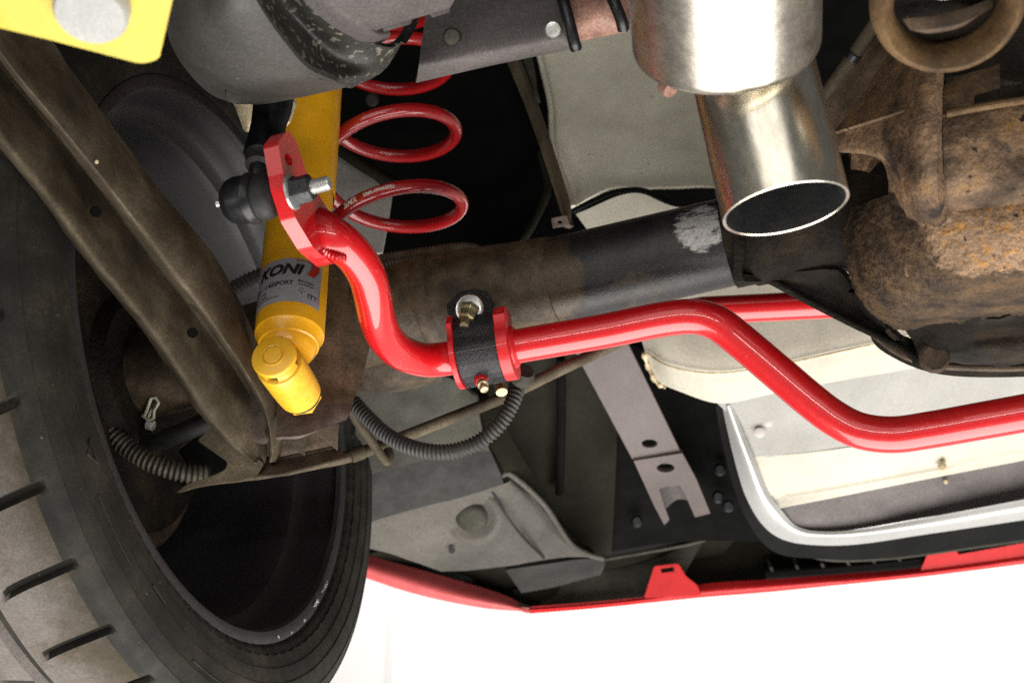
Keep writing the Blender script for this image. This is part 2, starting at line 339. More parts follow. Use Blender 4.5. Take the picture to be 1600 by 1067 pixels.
MB().lathe([(-.002, .2585), (.0025, .2612), (.0045, .268), (.0035, .2725), (0, .274), (-.002, .272), (-.0035, .2665), (-.010, .262), (-.024, .2575), (-.034, .2565), (-.040, .2525), (-.046, .2435), (-.055, .2395), (-.15, .2335), (-.20, .2290), (-.235, .2275), (-.2352, .236), (-.26, .255), (-.268, .272), (-.262, .274), (-.256, .262), (-.10, .243), (-.05, .246)], O, XV, 180, (False, False)).build('rim', RIM, wh, 30)
MB().lathe([(-.2, .06), (-.2, .075), (-.235, .085), (-.235, .06)], O, XV, 40).build('hub', RIM, wh)
for k in range(10):
    a = 2 * math.pi * k / 10 + .2; rd = V((0, math.cos(a), math.sin(a))); tg = V((0, -math.sin(a), math.cos(a)))
    mb = MB(); A = []
    for r_, hw, xo in ((.06, .020, -.205), (.14, .015, -.215), (.225, .024, -.222)):
        A.append([O + rd * r_ + tg * q * hw + XV * (xo - .006 * abs(q)) for q in (-1, 0, 1)])
    mb.patch(A, 4, 4, -.018 if False else .018).build('spoke', RIM, wh)
def ringpt(ang, x, r): return O + V((x, r * math.cos(ang), r * math.sin(ang)))
for (a0, a1, x, r) in ((3.55, 3.75, .0138, .312), (3.86, 3.98, .0142, .308), (4.15, 4.35, .0136, .317), (4.45, 4.52, .014, .306), (3.2, 3.4, .0136, .316), (4.7, 5.0, .0128, .323)):
    MB().tube([ringpt(a0 + (a1 - a0) * t / 12, x, r) for t in range(13)], .0008, 6).build('sidewall_rib', TYRE, wh)
tri = [ringpt(4.02, .0142, .303), ringpt(4.05, .0142, .314), ringpt(4.085, .0142, .304), ringpt(4.02, .0142, .303)]
MB().tube(tri, .0006, 6).build('wear_mark', TYRE, wh)
# scuffs on the rim: thin flakes lying on the flange ring
for (a0, a1, x, r) in ((-.52, -.44, .0062, .2655), (-.62, -.59, .0052, .2665), (-.74, -.72, .0045, .268), (-.98, -.965, .0045, .268), (-.60, -.575, .0062, .2648), (-.86, -.855, .004, .27)):
    pts = [ringpt(a0 + (a1 - a0) * t / 10, x + random.uniform(-.0004, .0002), r + random.uniform(-.0012, .0012)) for t in range(11)]
    MB().tube(pts, lambda i: .0011 * (1 - abs(i - 5) / 6) + .0002 * random.random() + .0001, 6).build('scuff', SCUFF, wh)
# ------------------------------------------------------------------ brake
br = thing('brake_disc', 'dark ventilated brake disc inside the left wheel behind the arm', 'brake disc', O + XV * -.12)
MB().lathe([(-.150, .06), (-.150, .168), (-.142, .170), (-.142, .164), (-.132, .164), (-.132, .170), (-.124, .168), (-.124, .06)], O, XV, 90).build('rotor', RUST, br)
MB().lathe([(-.112, .05), (-.112, .146), (-.108, .150), (-.104, .146), (-.100, .08), (-.088, .07), (-.088, .05)], O, XV, 64).build('backing_plate', CASTD, br)
cal = thing('brake_caliper', 'dusty cast caliper tucked behind tyre edge beside the arm', 'caliper', P(150, 440, 1.42))
MB().patch(G([(92, 385, 1.42), (125, 380, 1.40), (165, 400, 1.40), (190, 430, 1.42)], [(96, 430, 1.42), (130, 432, 1.39), (170, 440, 1.40), (205, 465, 1.42)], [(100, 480, 1.43), (135, 480, 1.40), (170, 480, 1.40), (215, 490, 1.43)], [(110, 520, 1.45), (150, 515, 1.43), (180, 505, 1.43), (215, 500, 1.45)]), 4, 4, .03, .003, 60).build('caliper_body', ARM, cal)
MB().lathe([(0, .010), (.012, .010), (.012, .007), (.022, .006)], P(130, 425, 1.395), ray(130, 425) * -1, 14).build('slider_bolt', RUB, cal)
MB().lathe([(0, .006), (.02, .006)], P(165, 465, 1.39), XV, 10).build('bleed_nipple', CLIPW, cal)
# ================================================================== REAR AXLE
axl = thing('rear_axle', 'rusty solid rear axle with steel tube and brown cast differential', 'axle', O + XV * .3)
AXA = O + V((-.10, 0, -.001)); AXB = O + V((.2165, -.001, .0075)); AXC = O + V((.327, 0, .0012)); AD1 = (AXB - AXA).normalized(); AD2 = (AXC - AXB).normalized()
MB().lathe([(0, .0415), (.1, .042), (.303, .0445)], AXA, AD1, 64).build('axle_tube', TUBE, axl, 30)
MB().lathe([(.302, .0450), (.306, .0472), (.313, .0472), (.318, .0450)], AXA, AD1, 64).build('weld_collar', TUBE, axl)
MB().lathe([(0, .0447), (.024, .0437), (.074, .0413), (.1105, .0402), (.1115, .0396)], AXB, AD2, 64).build('rusty_sleeve', TUBE, axl)
MB().lathe([(.3265, .0396), (.42, .0392), (.484, .0390)], O, XV, 64).build('clean_tube', TUBED, axl)
MB().patch(G([(552, 540, 1.33), (630, 530, 1.325), (705, 525, 1.33)], [(552, 580, 1.335), (630, 578, 1.325), (698, 568, 1.335)], [(556, 604, 1.35), (620, 606, 1.345), (690, 590, 1.35)], [(562, 613, 1.375), (615, 613, 1.37), (690, 595, 1.37)]), 6, 6, .006, .0008, 80).build('spring_perch', TUBE, axl, 60)
MB().lathe([(.484, .038), (.485, .0415), (.500, .0415), (.503, .0435), (.56, .045), (.60, .051), (.64, .06)], O, XV, 64).build('housing_neck', CASTD, axl)
MB().patch(G([(1147, 345, 1.205), (1165, 352, 1.203)], [(1147, 385, 1.198), (1164, 388, 1.197)], [(1146, 432, 1.205), (1160, 436, 1.204)], [(1150, 447, 1.22), (1190, 440, 1.222)]), 5, 3, .006, .0005, 90).build('casting_lug', CASTD, axl)
MB().patch(G([(1330, 325, 1.16), (1365, 312, 1.09), (1400, 300, 1.03), (1440, 285, 1.008), (1480, 280, 1.002), (1540, 275, .998), (1600, 272, .993), (1720, 270, .985)],
    [(1318, 365, 1.17), (1352, 358, 1.105), (1390, 352, 1.05), (1435, 352, 1.012), (1480, 350, .995), (1540, 347, .985), (1600, 343, .98), (1720, 340, .975)],
    [(1322, 410, 1.17), (1356, 410, 1.105), (1395, 410, 1.062), (1440, 418, 1.03), (1490, 422, 1.01), (1545, 418, 1.0), (1600, 413, .993), (1720, 405, .985)],
    [(1334, 450, 1.17), (1368, 455, 1.11), (1410, 456, 1.075), (1455, 462, 1.06), (1500, 464, 1.045), (1550, 460, 1.035), (1600, 452, 1.03), (1720, 445, 1.02)],
    [(1360, 488, 1.175), (1395, 492, 1.125), (1430, 490, 1.10), (1468, 490, 1.095), (1510, 490, 1.09), (1555, 486, 1.08), (1600, 480, 1.075), (1720, 470, 1.065)],
    [(1400, 515, 1.19), (1425, 515, 1.155), (1452, 508, 1.13), (1480, 505, 1.125), (1515, 505, 1.12), (1560, 500, 1.11), (1600, 495, 1.10), (1720, 485, 1.09)]), 20, 16, .01, .0011, 210).build('differential_housing', CASTO, axl, 60)
MB().patch(G([(1425, -20, 1.02), (1441, -20, .985)], [(1390, 80, 1.045), (1429, 80, .985)], [(1345, 148, 1.055), (1421, 135, .98)], [(1303, 207, 1.065), (1415, 172, .978)]), 12, 12, .012, .0006, 150).build('casting_web', CAST, axl)
MB().patch(G([(1303, 209, 1.070), (1415, 175, .982)], [(1306, 235, 1.072), (1413, 230, .985)], [(1360, 243, 1.05), (1409, 262, .99)], [(1384, 266, 1.04), (1411, 300, 1.0)], [(1390, 330, 1.06), (1421, 345, 1.025)]), 10, 12, .012, .0007, 150).build('casting_web', CAST, axl)
MB().patch(G([(1438, -20, .985), (1450, -20, .962), (1462, -20, .956)], [(1427, 80, .985), (1443, 80, .956), (1461, 80, .948)], [(1413, 172, .979), (1436, 172, .953), (1463, 172, .945)], [(1410, 235, .985), (1435, 235, .958), (1464, 235, .95)], [(1408, 300, 1.0), (1434, 305, .975), (1466, 310, .965)], [(1419, 350, 1.03), (1440, 355, 1.015), (1470, 355, .995)]), 12, 6, .012, .0006, 150).build('casting_rib', CAST, axl)
MB().patch(G([(1461, -20, .972), (1480, -20, .985)], [(1462, 150, .975), (1478, 150, .985)], [(1466, 330, 1.0), (1482, 330, 1.0)]), 8, 3, .006).build('casting_groove', CASTD, axl)  # dark colour fills the gap and paints in the groove's shadow
MB().patch(G([(1474, -20, .985), (1530, -20, 1.05), (1720, -20, 1.06)], [(1475, 85, .98), (1520, 90, 1.05), (1720, 80, 1.06)], [(1476, 124, .99), (1530, 120, 1.04), (1720, 150, 1.06)]), 6, 6, .006, .0006, 120).build('casting_recess', CASTD, axl)  # dark casting colour paints in the recess's shade
MB().patch(G([(1475, 124, .992), (1530, 110, .99), (1562, 100, .99)], [(1474, 150, .972), (1530, 140, .972), (1563, 132, .975)], [(1474, 180, .968), (1532, 172, .968), (1568, 165, .97)]), 8, 8, .012, .0007, 150).build('casting_block', CAST, axl)
MB().patch(G([(1473, 178, .972), (1532, 170, .970), (1600, 160, .970), (1720, 148, .973)], [(1474, 240, .970), (1540, 235, .964), (1600, 230, .963), (1720, 220, .963)], [(1476, 300, .978), (1540, 296, .97), (1600, 294, .968), (1720, 290, .965)], [(1478, 352, 1.01), (1540, 346, 1.0), (1600, 342, .997), (1720, 335, .99)]), 14, 12, .012, .0008, 150).build('pinion_housing', CAST, axl)
MB().tube(cat(px((1478, 178, .966), (1530, 168, .963), (1600, 157, .962), (1720, 140, .965)), 6), .0028, 10).build('casting_ledge', RINGR, axl)
MB().patch(G([(1525, 148, .966), (1600, 130, .966), (1720, 110, .966)], [(1525, 165, .963), (1600, 155, .963), (1720, 138, .963)]), 3, 6, .01, .0006, 120).build('ledge_block', CASTD, axl)
MB().patch(G([(1180, 425, 1.225), (1250, 424, 1.21), (1310, 424, 1.20), (1340, 465, 1.19), (1395, 520, 1.195)], [(1182, 429, 1.228), (1256, 450, 1.232), (1320, 470, 1.225), (1366, 500, 1.212), (1415, 538, 1.205)], [(1184, 432, 1.23), (1262, 470, 1.235), (1335, 508, 1.225), (1388, 533, 1.215), (1430, 556, 1.205)]), 5, 8, .004, .0007, 120).build('gusset_web', CASTD, axl)
MB().tube(cat(px((1165, 428, 1.228), (1200, 437, 1.228), (1262, 470, 1.23), (1335, 507, 1.22), (1388, 532, 1.21), (1425, 555, 1.2), (1434, 570, 1.2)), 6), .0035, 10).build('gusset_edge', CASTD, axl)
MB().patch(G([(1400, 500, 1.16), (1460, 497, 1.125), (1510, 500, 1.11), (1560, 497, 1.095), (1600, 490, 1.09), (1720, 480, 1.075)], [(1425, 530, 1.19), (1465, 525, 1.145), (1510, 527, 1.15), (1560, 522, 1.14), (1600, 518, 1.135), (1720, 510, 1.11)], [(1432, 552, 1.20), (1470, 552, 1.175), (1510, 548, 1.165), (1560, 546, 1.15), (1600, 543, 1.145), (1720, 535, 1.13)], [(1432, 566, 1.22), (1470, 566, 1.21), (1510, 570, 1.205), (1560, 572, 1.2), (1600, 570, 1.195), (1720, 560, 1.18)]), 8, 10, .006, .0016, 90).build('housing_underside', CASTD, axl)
MB().lathe([(0, .0125), (.004, .0125), (.006, .010)], P(1460, 560, 1.175), P(1462, 557, 1.16) - P(1460, 560, 1.175), 24).build('cover_boss', RUST, axl)
MB().tube(cat(px((1348, 505, 1.27), (1385, 538, 1.255), (1424, 560, 1.24), (1470, 571, 1.225), (1520, 574, 1.215), (1600, 574, 1.205), (1720, 562, 1.19)), 6), .0032, 10).build('cover_flange', RUST, axl)
MB().patch(G([(1350, 500, 1.275), (1400, 520, 1.27), (1470, 540, 1.26), (1600, 545, 1.24), (1720, 535, 1.22)], [(1351, 508, 1.275), (1386, 540, 1.26), (1470, 570, 1.235), (1600, 573, 1.215), (1720, 561, 1.20)]), 4, 6, .01).build('axle_cover', CASTD, axl)
# axle brackets at the left end
MB().patch(G([(480, 400, 1.31), (545, 415, 1.31), (592, 440, 1.315)], [(465, 490, 1.27), (530, 495, 1.28), (584, 510, 1.29)], [(440, 580, 1.24), (500, 588, 1.25), (566, 590, 1.268)], [(431, 630, 1.225), (490, 630, 1.228), (550, 630, 1.252)]), 8, 8, .004, .0007, 90).build('shock_bracket', RUST, axl)
MB().patch(G([(431, 630, 1.226), (490, 630, 1.229), (551, 628, 1.253)], [(432, 652, 1.215), (486, 655, 1.216), (547, 645, 1.245)], [(431, 683, 1.205), (476, 679, 1.205), (541, 656, 1.24)]), 5, 8, .004).build('bracket_flange', RUSTP, axl)
MB().patch(G([(378, 605, 1.27), (405, 600, 1.26), (440, 610, 1.25)], [(376, 650, 1.255), (405, 650, 1.245), (440, 655, 1.235)], [(384, 685, 1.25), (410, 688, 1.24), (440, 683, 1.235)], [(398, 694, 1.26), (420, 694, 1.255), (440, 688, 1.25)]), 6, 6, .006, .0008, 90).build('arm_mount', RUSTP, axl)
MB().patch(G([(395, 690, 1.27), (470, 678, 1.27), (530, 662, 1.275)], [(400, 722, 1.275), (470, 708, 1.275), (527, 697, 1.28)]), 3, 5, .004, .0006, 90).build('channel_wall', RUST, axl)
MB().patch(G([(372, 728, 1.262), (450, 716, 1.262), (528, 700, 1.268)], [(330, 752, 1.25), (450, 738, 1.25), (545, 714, 1.262)]), 3, 5, .004, .0006, 90).build('channel_floor', RUST, axl)
MB().tube(px((330, 754, 1.248), (450, 739, 1.248), (545, 715, 1.26)), .0022, 8).build('channel_lip', ARM, axl)
MB().tube(px((400, 724, 1.262), (470, 710, 1.262), (527, 698, 1.268)), .0018, 8).build('channel_bead', ARM, axl)
for tri in (((395, 690), (424, 690), (414, 726)), ((446, 684), (482, 676), (476, 714)), ((490, 672), (529, 660), (528, 704))):
    pl = Plane((tri[0][0], tri[0][1], 1.25), (tri[1][0], tri[1][1], 1.256), (tri[2][0], tri[2][1], 1.255))
    MB().plate(pl.poly(tri), pl.n * .003).build('gusset', ARM, axl, bevel=.0008)
pl = Plane((310, 690, 1.25), (380, 690, 1.25), (340, 750, 1.245))
MB().plate(pl.poly(rnd([(308, 688), (336, 662), (346, 668), (352, 692), (390, 712), (412, 722), (402, 742), (372, 752), (330, 756), (300, 762), (274, 770), (292, 756), (330, 744), (352, 734), (356, 722)], 5, 3)), pl.n * .012).build('saddle_bracket', ARM, axl, bevel=.002)
# ================================================================== LOWER CONTROL ARM
arm = thing('control_arm', 'dusty brown pressed steel control arm running diagonally past the tyre', 'control arm', P(400, 690, 1.27))
ST = [(-120, 0.90, (-240, -231, -210, -178, -145, -140, -120, -84, -35)), (0, .95, (-160, -151, -130, -98, -65, -60, -42, -8, 45)), (100, .98, (-95, -86, -65, -32, 1, 6, 24, 58, 105)), (200, 1.01, (-25, -15, 9, 45, 83, 88, 107, 141, 178)), (300, 1.05, (55, 65, 89, 125, 163, 168, 188, 224, 252)),
      (400, 1.09, (128, 138, 163, 200, 239, 244, 265, 305, 335)), (500, 1.14, (210, 220, 244, 279, 317, 322, 338, 368, 388)), (580, 1.18, (267, 277, 300, 336, 373, 378, 389, 409, 418)), (640, 1.21, (306, 315, 338, 371, 406, 411, 419, 434, 440)), (700, 1.235, (362, 367, 380, 400, 421, 423, 427, 434, 440)), (722, 1.245, (395, 397, 403, 411, 418, 420, 424, 430, 434))]
OFF = (.024, -.008, .004, .042, .080, -.006, -.009, .026, .085)
rows = [[P(x, y, d + o * (1 if y < 600 else .6 if y < 650 else .3)) for x, o in zip(xsx, OFF)] for y, d, xsx in ST]
MB().patch(rows, 6, 5, .0025, .0008, 60).build('arm_channel', ARM, arm, 50)
for cx, cy, d in ((150, 331, 1.071), (301, 520, 1.152)):
    q = P(cx, cy, d + .016); MB().lathe([(-.004, .0040), (.001, .0044), (.003, .003)], q, ray(cx - 250, cy), 16, (True, True)).build('hole', UNDER, arm)
MB().lathe([(0, .0016), (.001, .001)], P(151, 253, 1.02), -ray(151, 253), 8).build('grit_fleck', TANP, arm)
# ================================================================== SHOCK ABSORBER
sa, sb = P(451, 541, 1.18), P(483, 150, 1.365)
sx = (sb - sa).normalized(); SR = .0290
sh = thing('shock_absorber', 'yellow tubular shock absorber with foil sticker beside the red bar end', 'shock absorber', sa)
MB().lathe([(-.012, .012), (-.011, .0185), (-.0085, .0205), (-.004, .0232), (-.001, .0238), (.000, .0250), (.0085, .0272), (.0105, SR - .0002), (.0125, SR), (.34, SR), (.344, SR - .003)], sa, sx, 72).build('damper_tube', YEL, sh, 30)
MB().lathe([(.168, SR + .0012), (.172, SR + .0018), (.345, SR + .0018), (.35, SR - .002)], sa, sx, 72, (False, True)).build('dust_tube', YEL, sh, 30)
# sticker: mapped on the tube by angle (th, 0 = towards the camera) and height
tc_ = (CAM - sa); tc_ = (tc_ - sx * tc_.dot(sx)).normalized(); ts_ = sx.cross(tc_)
def onshock(th, h, r=SR): return sa + sx * h + (tc_ * math.cos(th) + ts_ * math.sin(th)) * r
if (onshock(.5, .05) - onshock(0, .05)).dot(xa @ M if False else XV) < 0: ts_ = -ts_
LH0, LH1 = .0245, .0715            # label bottom / top heights
TH0, TH1 = -1.75, .88
mb = MB(); nn = 40
mb.add([onshock(TH0 + (TH1 - TH0) * k / nn, h, SR + .0002) for h in (LH0, LH1) for k in range(nn + 1)], [(k, k + 1, nn + 2 + k, nn + 1 + k) for k in range(nn)])
lab = mb.build('sticker', LABM, sh, orient=False)
def lettering(text, th, h, size, m, bold=0, shear=0, sx_=1.0, name='lettering', lift=.0005):
    v, f = letters(text, size, bold, shear)
    MB().add([onshock(th + p.x * sx_ / SR, h + p.y, SR + lift) for p in v], f).build(name, m, lab, 0, orient=False)
def inkpoly(pts, m, name='printed_mark', lift=.0004):
    # pts are (th, h); subdivide so that the strokes follow the tube
    out = []
    for i in range(len(pts)):
        a, b = V(pts[i]), V(pts[(i + 1) % len(pts)])
        for k in range(4): out.append(a.lerp(b, k / 4))
    tr = geometry.tessellate_polygon([[V((p.x, p.y, 0)) for p in out]])
    MB().add([onshock(p.x, p.y, SR + lift) for p in out], tr).build(name, m, lab, 0, orient=False)
lettering('KONI', -1.18, .0545, .0150, INK, .0006, .3, 1.05, lift=.0008)
def inkstrip(A, B, m, n=6, lift=.0007):                   # a band between two polylines on the tube
    A = cat([V((*p, 0)) for p in A], n); B = cat([V((*p, 0)) for p in B], n); k = len(A)
    MB().add([onshock(p.x, p.y, SR + lift) for p in A + B], [(i, i + 1, k + i + 1, k + i) for i in range(k - 1)]).build('printed_mark', m, lab, 0, orient=False)
inkstrip([(.02, .0698), (.30, .0700), (.56, .0700)], [(.02, .0690), (.30, .0691), (.50, .0688)], INKR)
inkstrip([(.50, .0688), (.50, .0650), (.44, .0600), (.34, .0555)], [(.76, .0692), (.78, .0660), (.70, .0605), (.58, .0552)], INKR)
inkpoly([(TH0, .0493), (TH1 - .05, .0493), (TH1 - .05, .0489), (TH0, .0489)], INKR)
inkpoly([(TH1 - .06, .0493), (TH1 - .045, .0493), (TH1 - .045, .029), (TH1 - .06, .029)], INKR)
lettering('8241 1140SPORT', -1.45, .0425, .0062, INK, .00012, 0, .92)
lettering('Made in Holland', .12, .0462, .0034, INK, .00003, 0, .62)
lettering('www.koni.com', .12, .0430, .0034, INK, .00003, 0, .66)
lettering('TWIN TUBE', -1.40, .0375, .0034, INK, 0, 0, .9)
lettering('ADJUSTABLE', -1.35, .0335, .0032, INK, 0, 0, .9)
lettering('HIGH PRESSURE 77mm', -1.38, .0298, .0032, INK, 0, 0, .9)
lettering('ITT', .42, .0312, .0066, INK, .0001, 0, 1.0)
for dx_, dy_ in ((0, .0022), (.06, 0), (0, -.0022), (-.06, 0)):
    c0, c1 = .24 + dx_, .0372 + dy_
    inkpoly([(c0 - .04, c1), (c0, c1 + .0015), (c0 + .04, c1), (c0, c1 - .0015), (c0, c1 - .0009), (c0 + .025, c1), (c0, c1 + .0009), (c0 - .025, c1)], INK)
# lower eye
ea, eb = P(428, 557, 1.118), P(472, 621, 1.178)
ex = (eb - ea).normalized(); EL = (eb - ea).length
MB().lathe([(.011, .0165), (.012, .0185), (.014, .0192), (.030, .0192), (.050, .0188), (EL - .007, .0180), (EL - .006, .0165)], ea, ex, 48).build('eye_sleeve', YEL2, sh, 30)
MB().lathe([(-.002, .0168), (-.001, .0180), (.001, .0184), (.003, .0180), (.0032, .006)], ea, ex, 48).build('eye_washer', YEL2, sh, 40)
MB().lathe([(-.0034, .0060), (-.0032, .0072), (-.0018, .0075)], ea, ex, 32).build('bolt_head', YEL2, sh, 40)
MB().lathe([(-.0027, .0083), (-.0030, .0090), (-.0018, .0094)], ea, ex, 32, (False, False)).build('head_ring', YEL2, sh, 40)
MB().lathe([(.003, .0145), (.013, .0150)], ea, ex, 40).build('eye_bushing', RUB, sh)
for a0 in (.3, 2.1, 3.7):
    q = []
    ax, r1, r2 = frame(ex)
    mbx = MB(); vv = []; ff = []
    for k in range(9):
        a = a0 + 1.2 * k / 8
        for h, rr in ((.0062, .0140), (.0120, .0150), (.0120, .0170), (.0062, .0160)): vv.append(ea + ex * h + (r1 * math.cos(a) + r2 * math.sin(a)) * rr)
    for k in range(8):
        for j in range(4): ff.append((k * 4 + j, k * 4 + (j + 1) % 4, k * 4 + 4 + (j + 1) % 4, k * 4 + 4 + j))
    ff += [(0, 1, 2, 3), (35, 34, 33, 32)]
    mbx.add(vv, ff).build('bushing_segment', YEL2, sh)
MB().lathe([(EL - .0062, .0170), (EL - .0030, .0170)], ea, ex, 40).build('gap_ring', RUB, sh)
MB().lathe([(EL - .0030, .0158), (EL + .004, .0158), (EL + .0055, .0138)], ea, ex, 6).build('eye_nut', YEL2, sh, 20, bevel=.0008)
# ================================================================== SWAY BAR
bar = thing('sway_bar', 'glossy red tubular sway bar bent across the front of the axle', 'sway bar', P(760, 551, 1.235))
BP = [(486, 352, 1.092), (502, 360, 1.083), (518, 370, 1.080), (536, 382, 1.083), (556, 402, 1.093), (573, 430, 1.107), (582, 462, 1.122), (589, 496, 1.142), (602, 527, 1.168), (626, 550, 1.198), (662, 562, 1.226), (700, 560, 1.236), (760, 550, 1.234), (830, 537, 1.227), (940, 518, 1.212), (1035, 499, 1.20),
      (1085, 495, 1.194), (1120, 505, 1.190), (1152, 528, 1.186), (1210, 577, 1.176), (1265, 624, 1.166), (1305, 654, 1.159), (1345, 673, 1.152), (1395, 679, 1.144), (1450, 672, 1.136), (1530, 658, 1.122), (1620, 642, 1.108), (1760, 618, 1.085)]
bpts = cat(px(*BP), 10)
BR = .0150
MB().tube(bpts, lambda i: BR * (1.0 if i > 40 else 1.0 + .10 * (40 - i) / 40), 40).build('bar_tube', RED, bar, 60)
x0 = P(512, 372, 1.085).x
poly = rnd([(434, 222), (449, 203), (462, 219), (478, 268), (506, 318), (530, 352), (543, 403), (521, 414), (490, 388), (462, 342), (446, 292)], 7, 4)
MB().plate([PX(x, y, x0) for x, y in poly], (-.0118, 0, 0), [[PX(x, y, x0) for x, y in ell(451, 250, 5.5, 10, 16, -.35)]]).build('end_plate', RED, bar, 30, bevel=.0012)
MB().tube(cat([v + V((0, 0, 0)) for v in px((506, 388, 1.072), (514, 396, 1.069), (526, 402, 1.068), (540, 404, 1.071))], 8), lambda i: .0028 + .0007 * math.sin(i * 2.1), 10).build('weld_bead', RED, bar, 60)
# ------------------------------------------------------------------ clamp
cl = thing('bar_clamp', 'black wrinkle coated clamp with red bushing holding red bar on axle', 'clamp', P(750, 540, 1.22))
ca = P(752, 551, 1.234); cdir = (P(800, 542, 1.229) - P(700, 560, 1.238)).normalized()
fwd = V((0, -1, 0)); up = V((0, 0, 1))
dwn = (CAM - ca); dwn = (dwn - cdir * dwn.dot(cdir)).normalized()       # towards the viewer, square to the bar
sid = cdir.cross(dwn).normalized()
if sid.dot(up) < 0: sid = -sid                                            # up along the axle face
def clp(t, a, b): return ca + cdir * t + sid * a + dwn * b
# strap profile in (a: up, b: to the viewer), from the upper ear round the bushing to the grease side
CR = .0245
strap = [(.0335, .0045), (.0285, .0105), (.0235, .0155)] + [(CR * math.sin(t), CR * math.cos(t)) for t in [math.radians(v) for v in (38, 22, 5, -15, -35, -55, -75, -95, -115)]]
strap = [(a, b) for a, b in strap]
rows = [[clp(t, a, b) for t in (-.0185, -.006, .006, .0185)] for a, b in strap]
MB().patch(rows, 5, 3, .004).build('clamp_strap', BLKW, cl, 50, bevel=.0008)
# upper ear with its slot
eo = clp(0, .0385, .000); eu = (clp(0, .060, -.008) - clp(0, .048, -.001)).normalized(); et = cdir; en = et.cross(eu).normalized()
if en.dot(CAM - eo) < 0: en = -en
def earp(x, y): return eo + et * x + eu * y
ear = [(-.0187, -.008), (.0187, -.008), (.0187, .002), (.0135, .015), (.003, .0205), (-.011, .0205), (-.0235, .010), (-.0235, .001), (-.0187, -.005)]
MB().plate([earp(*p) for p in ear], -en * .004, [[earp(.000 + .0085 * math.cos(a), .006 + (.0035 if math.sin(a) > 0 else -.0035) + .0075 * math.sin(a)) for a in [2 * math.pi * k / 20 for k in range(20)]]]).build('clamp_ear', BLKW, cl, 30, bevel=.0008)
bx = (dwn * .62 - sid * .62 - cdir * .22).normalized()
b0 = earp(-.003, -.0005) + en * .002
bo = MB().lathe([(-.0012, .0128), (.0005, .0128), (.0012, .0122), (.0008, .0108), (.0012, .0100)], b0, (en * .8 + bx * .35).normalized(), 36).build('flange_nut', SIL, cl, 30)
MB().lathe([(-.001, .0098), (.003, .0094), (.0055, .0080), (.011, .0074), (.0125, .0062)], b0, bx, 6).build('nut_body', ZY, bo, 20, bevel=.0005)
MB().tube([b0 + bx * (.012 + .0008 * k) for k in range(11)], lambda i: .0040 + (.00035 if i % 2 else 0), 14).build('stud_thread', ZY, bo, 60)
for s in (-1, 1):                                                       # red bushing: two flanges
    mbq = MB(); t0, t1 = (.0186, .0285) if s > 0 else (-.0232, -.0186)
    pr = [(.036, .006), (.030, .018)] + [(.0285 * math.sin(t), .0285 * math.cos(t)) for t in [math.radians(v) for v in range(45, -125, -10)]] + [(-.024, -.018), (.03, -.018)]
    o = mbq.plate([clp(t0, a, b) for a, b in pr], cdir * (t1 - t0)).build('bushing_flange', RED_BUSH, cl, 30, bevel=.0012)
MB().lathe([(-.021, .0190), (.0290, .0190), (.0305, .0178), (.0318, .0168), (.0320, .0152)], ca, cdir, 40).build('bushing_sleeve', RED_BUSH, cl, 40)
gz = clp(-.002, -.0228, .013)
gd = (P(757, 612, 1.205) - P(748, 585, 1.222)).normalized()
gn = MB().lathe([(-.004, .0062), (.003, .0062), (.0038, .0056)], gz, gd, 6).build('grease_nipple', RED_BUSH, cl, 20, bevel=.0004)
MB().lathe([(.0036, .0040), (.005, .0050), (.0075, .0050), (.0085, .0032), (.010, .0030), (.0115, .0042), (.0135, .0034), (.0142, .001)], gz, gd, 12).build('nipple_tip', ZY, gn, 40)
# u-bolt end behind clamp
MB().tube([P(781, 596, 1.265).lerp(P(784, 613, 1.255), k / 12) for k in range(13)], lambda i: .0052 + (.0004 if i % 2 else 0), 14).build('u_bolt_end', ZY, cl, 60)
MB().lathe([(0, .011), (.006, .012), (.012, .009)], P(812, 592, 1.28), P(822, 574, 1.27) - P(812, 592, 1.28), 16).build('rear_bushing_cap', RAILG, cl)
# ================================================================== END LINK
lk = thing('end_link', 'black sway bar end link with rubber ball joint and grey nut', 'end link', P(395, 312, 1.1))
la = PX(455, 301, x0); LD = -XV; LJ = V((-1, 0, .14)).normalized()
MB().lathe([(.0118, .009), (.013, .0125), (.016, .0160), (.020, .0175), (.0245, .0175), (.0255, .0164), (.027, .0162)], la, LJ, 48).build('rubber_boot', RUB, lk, 40)
MB().lathe([(.026, .016), (.027, .0172), (.029, .0182), (.0305, .0192), (.033, .0192), (.034, .0178), (.044, .0178), (.049, .0162), (.0525, .0128), (.054, .009)], la, LJ, 48).build('joint_housing', BLK, lk, 40)
MB().lathe([(.054, .0032), (.057, .0034), (.058, .0022), (.061, .0028), (.0625, .0015)], la, LJ, 12).build('grease_nipple', SIL, lk, 40)
MB().lathe([(.0003, .0132), (-.0014, .0132), (-.0022, .0118)], la, LD, 40).build('washer', SIL, lk, 30)
MB().lathe([(-.0015, .0122), (-.0035, .0122), (-.0055, .0108), (-.0145, .0108), (-.0165, .0095)], la, LD, 6).build('nut', NUTG, lk, 20, bevel=.0008)
MB().tube([la - LD * (.015 + .0009 * k) for k in range(18)], lambda i: .0048 + (.0008 if i % 2 else 0) - (.0010 if i > 16 else 0), 16).build('stud', SIL, lk, 60)
MB().tube(cat(px((402, 288, 1.095), (404, 265, 1.10), (408, 240, 1.11)), 4), .0075, 20).build('stem', BLK, lk)
MB().lathe([(0, .0075), (.002, .0108), (.006, .0112), (.009, .0112), (.012, .013)], P(404, 262, 1.10), P(410, 235, 1.112) - P(404, 262, 1.10), 28).build('stem_nut', RUB, lk)
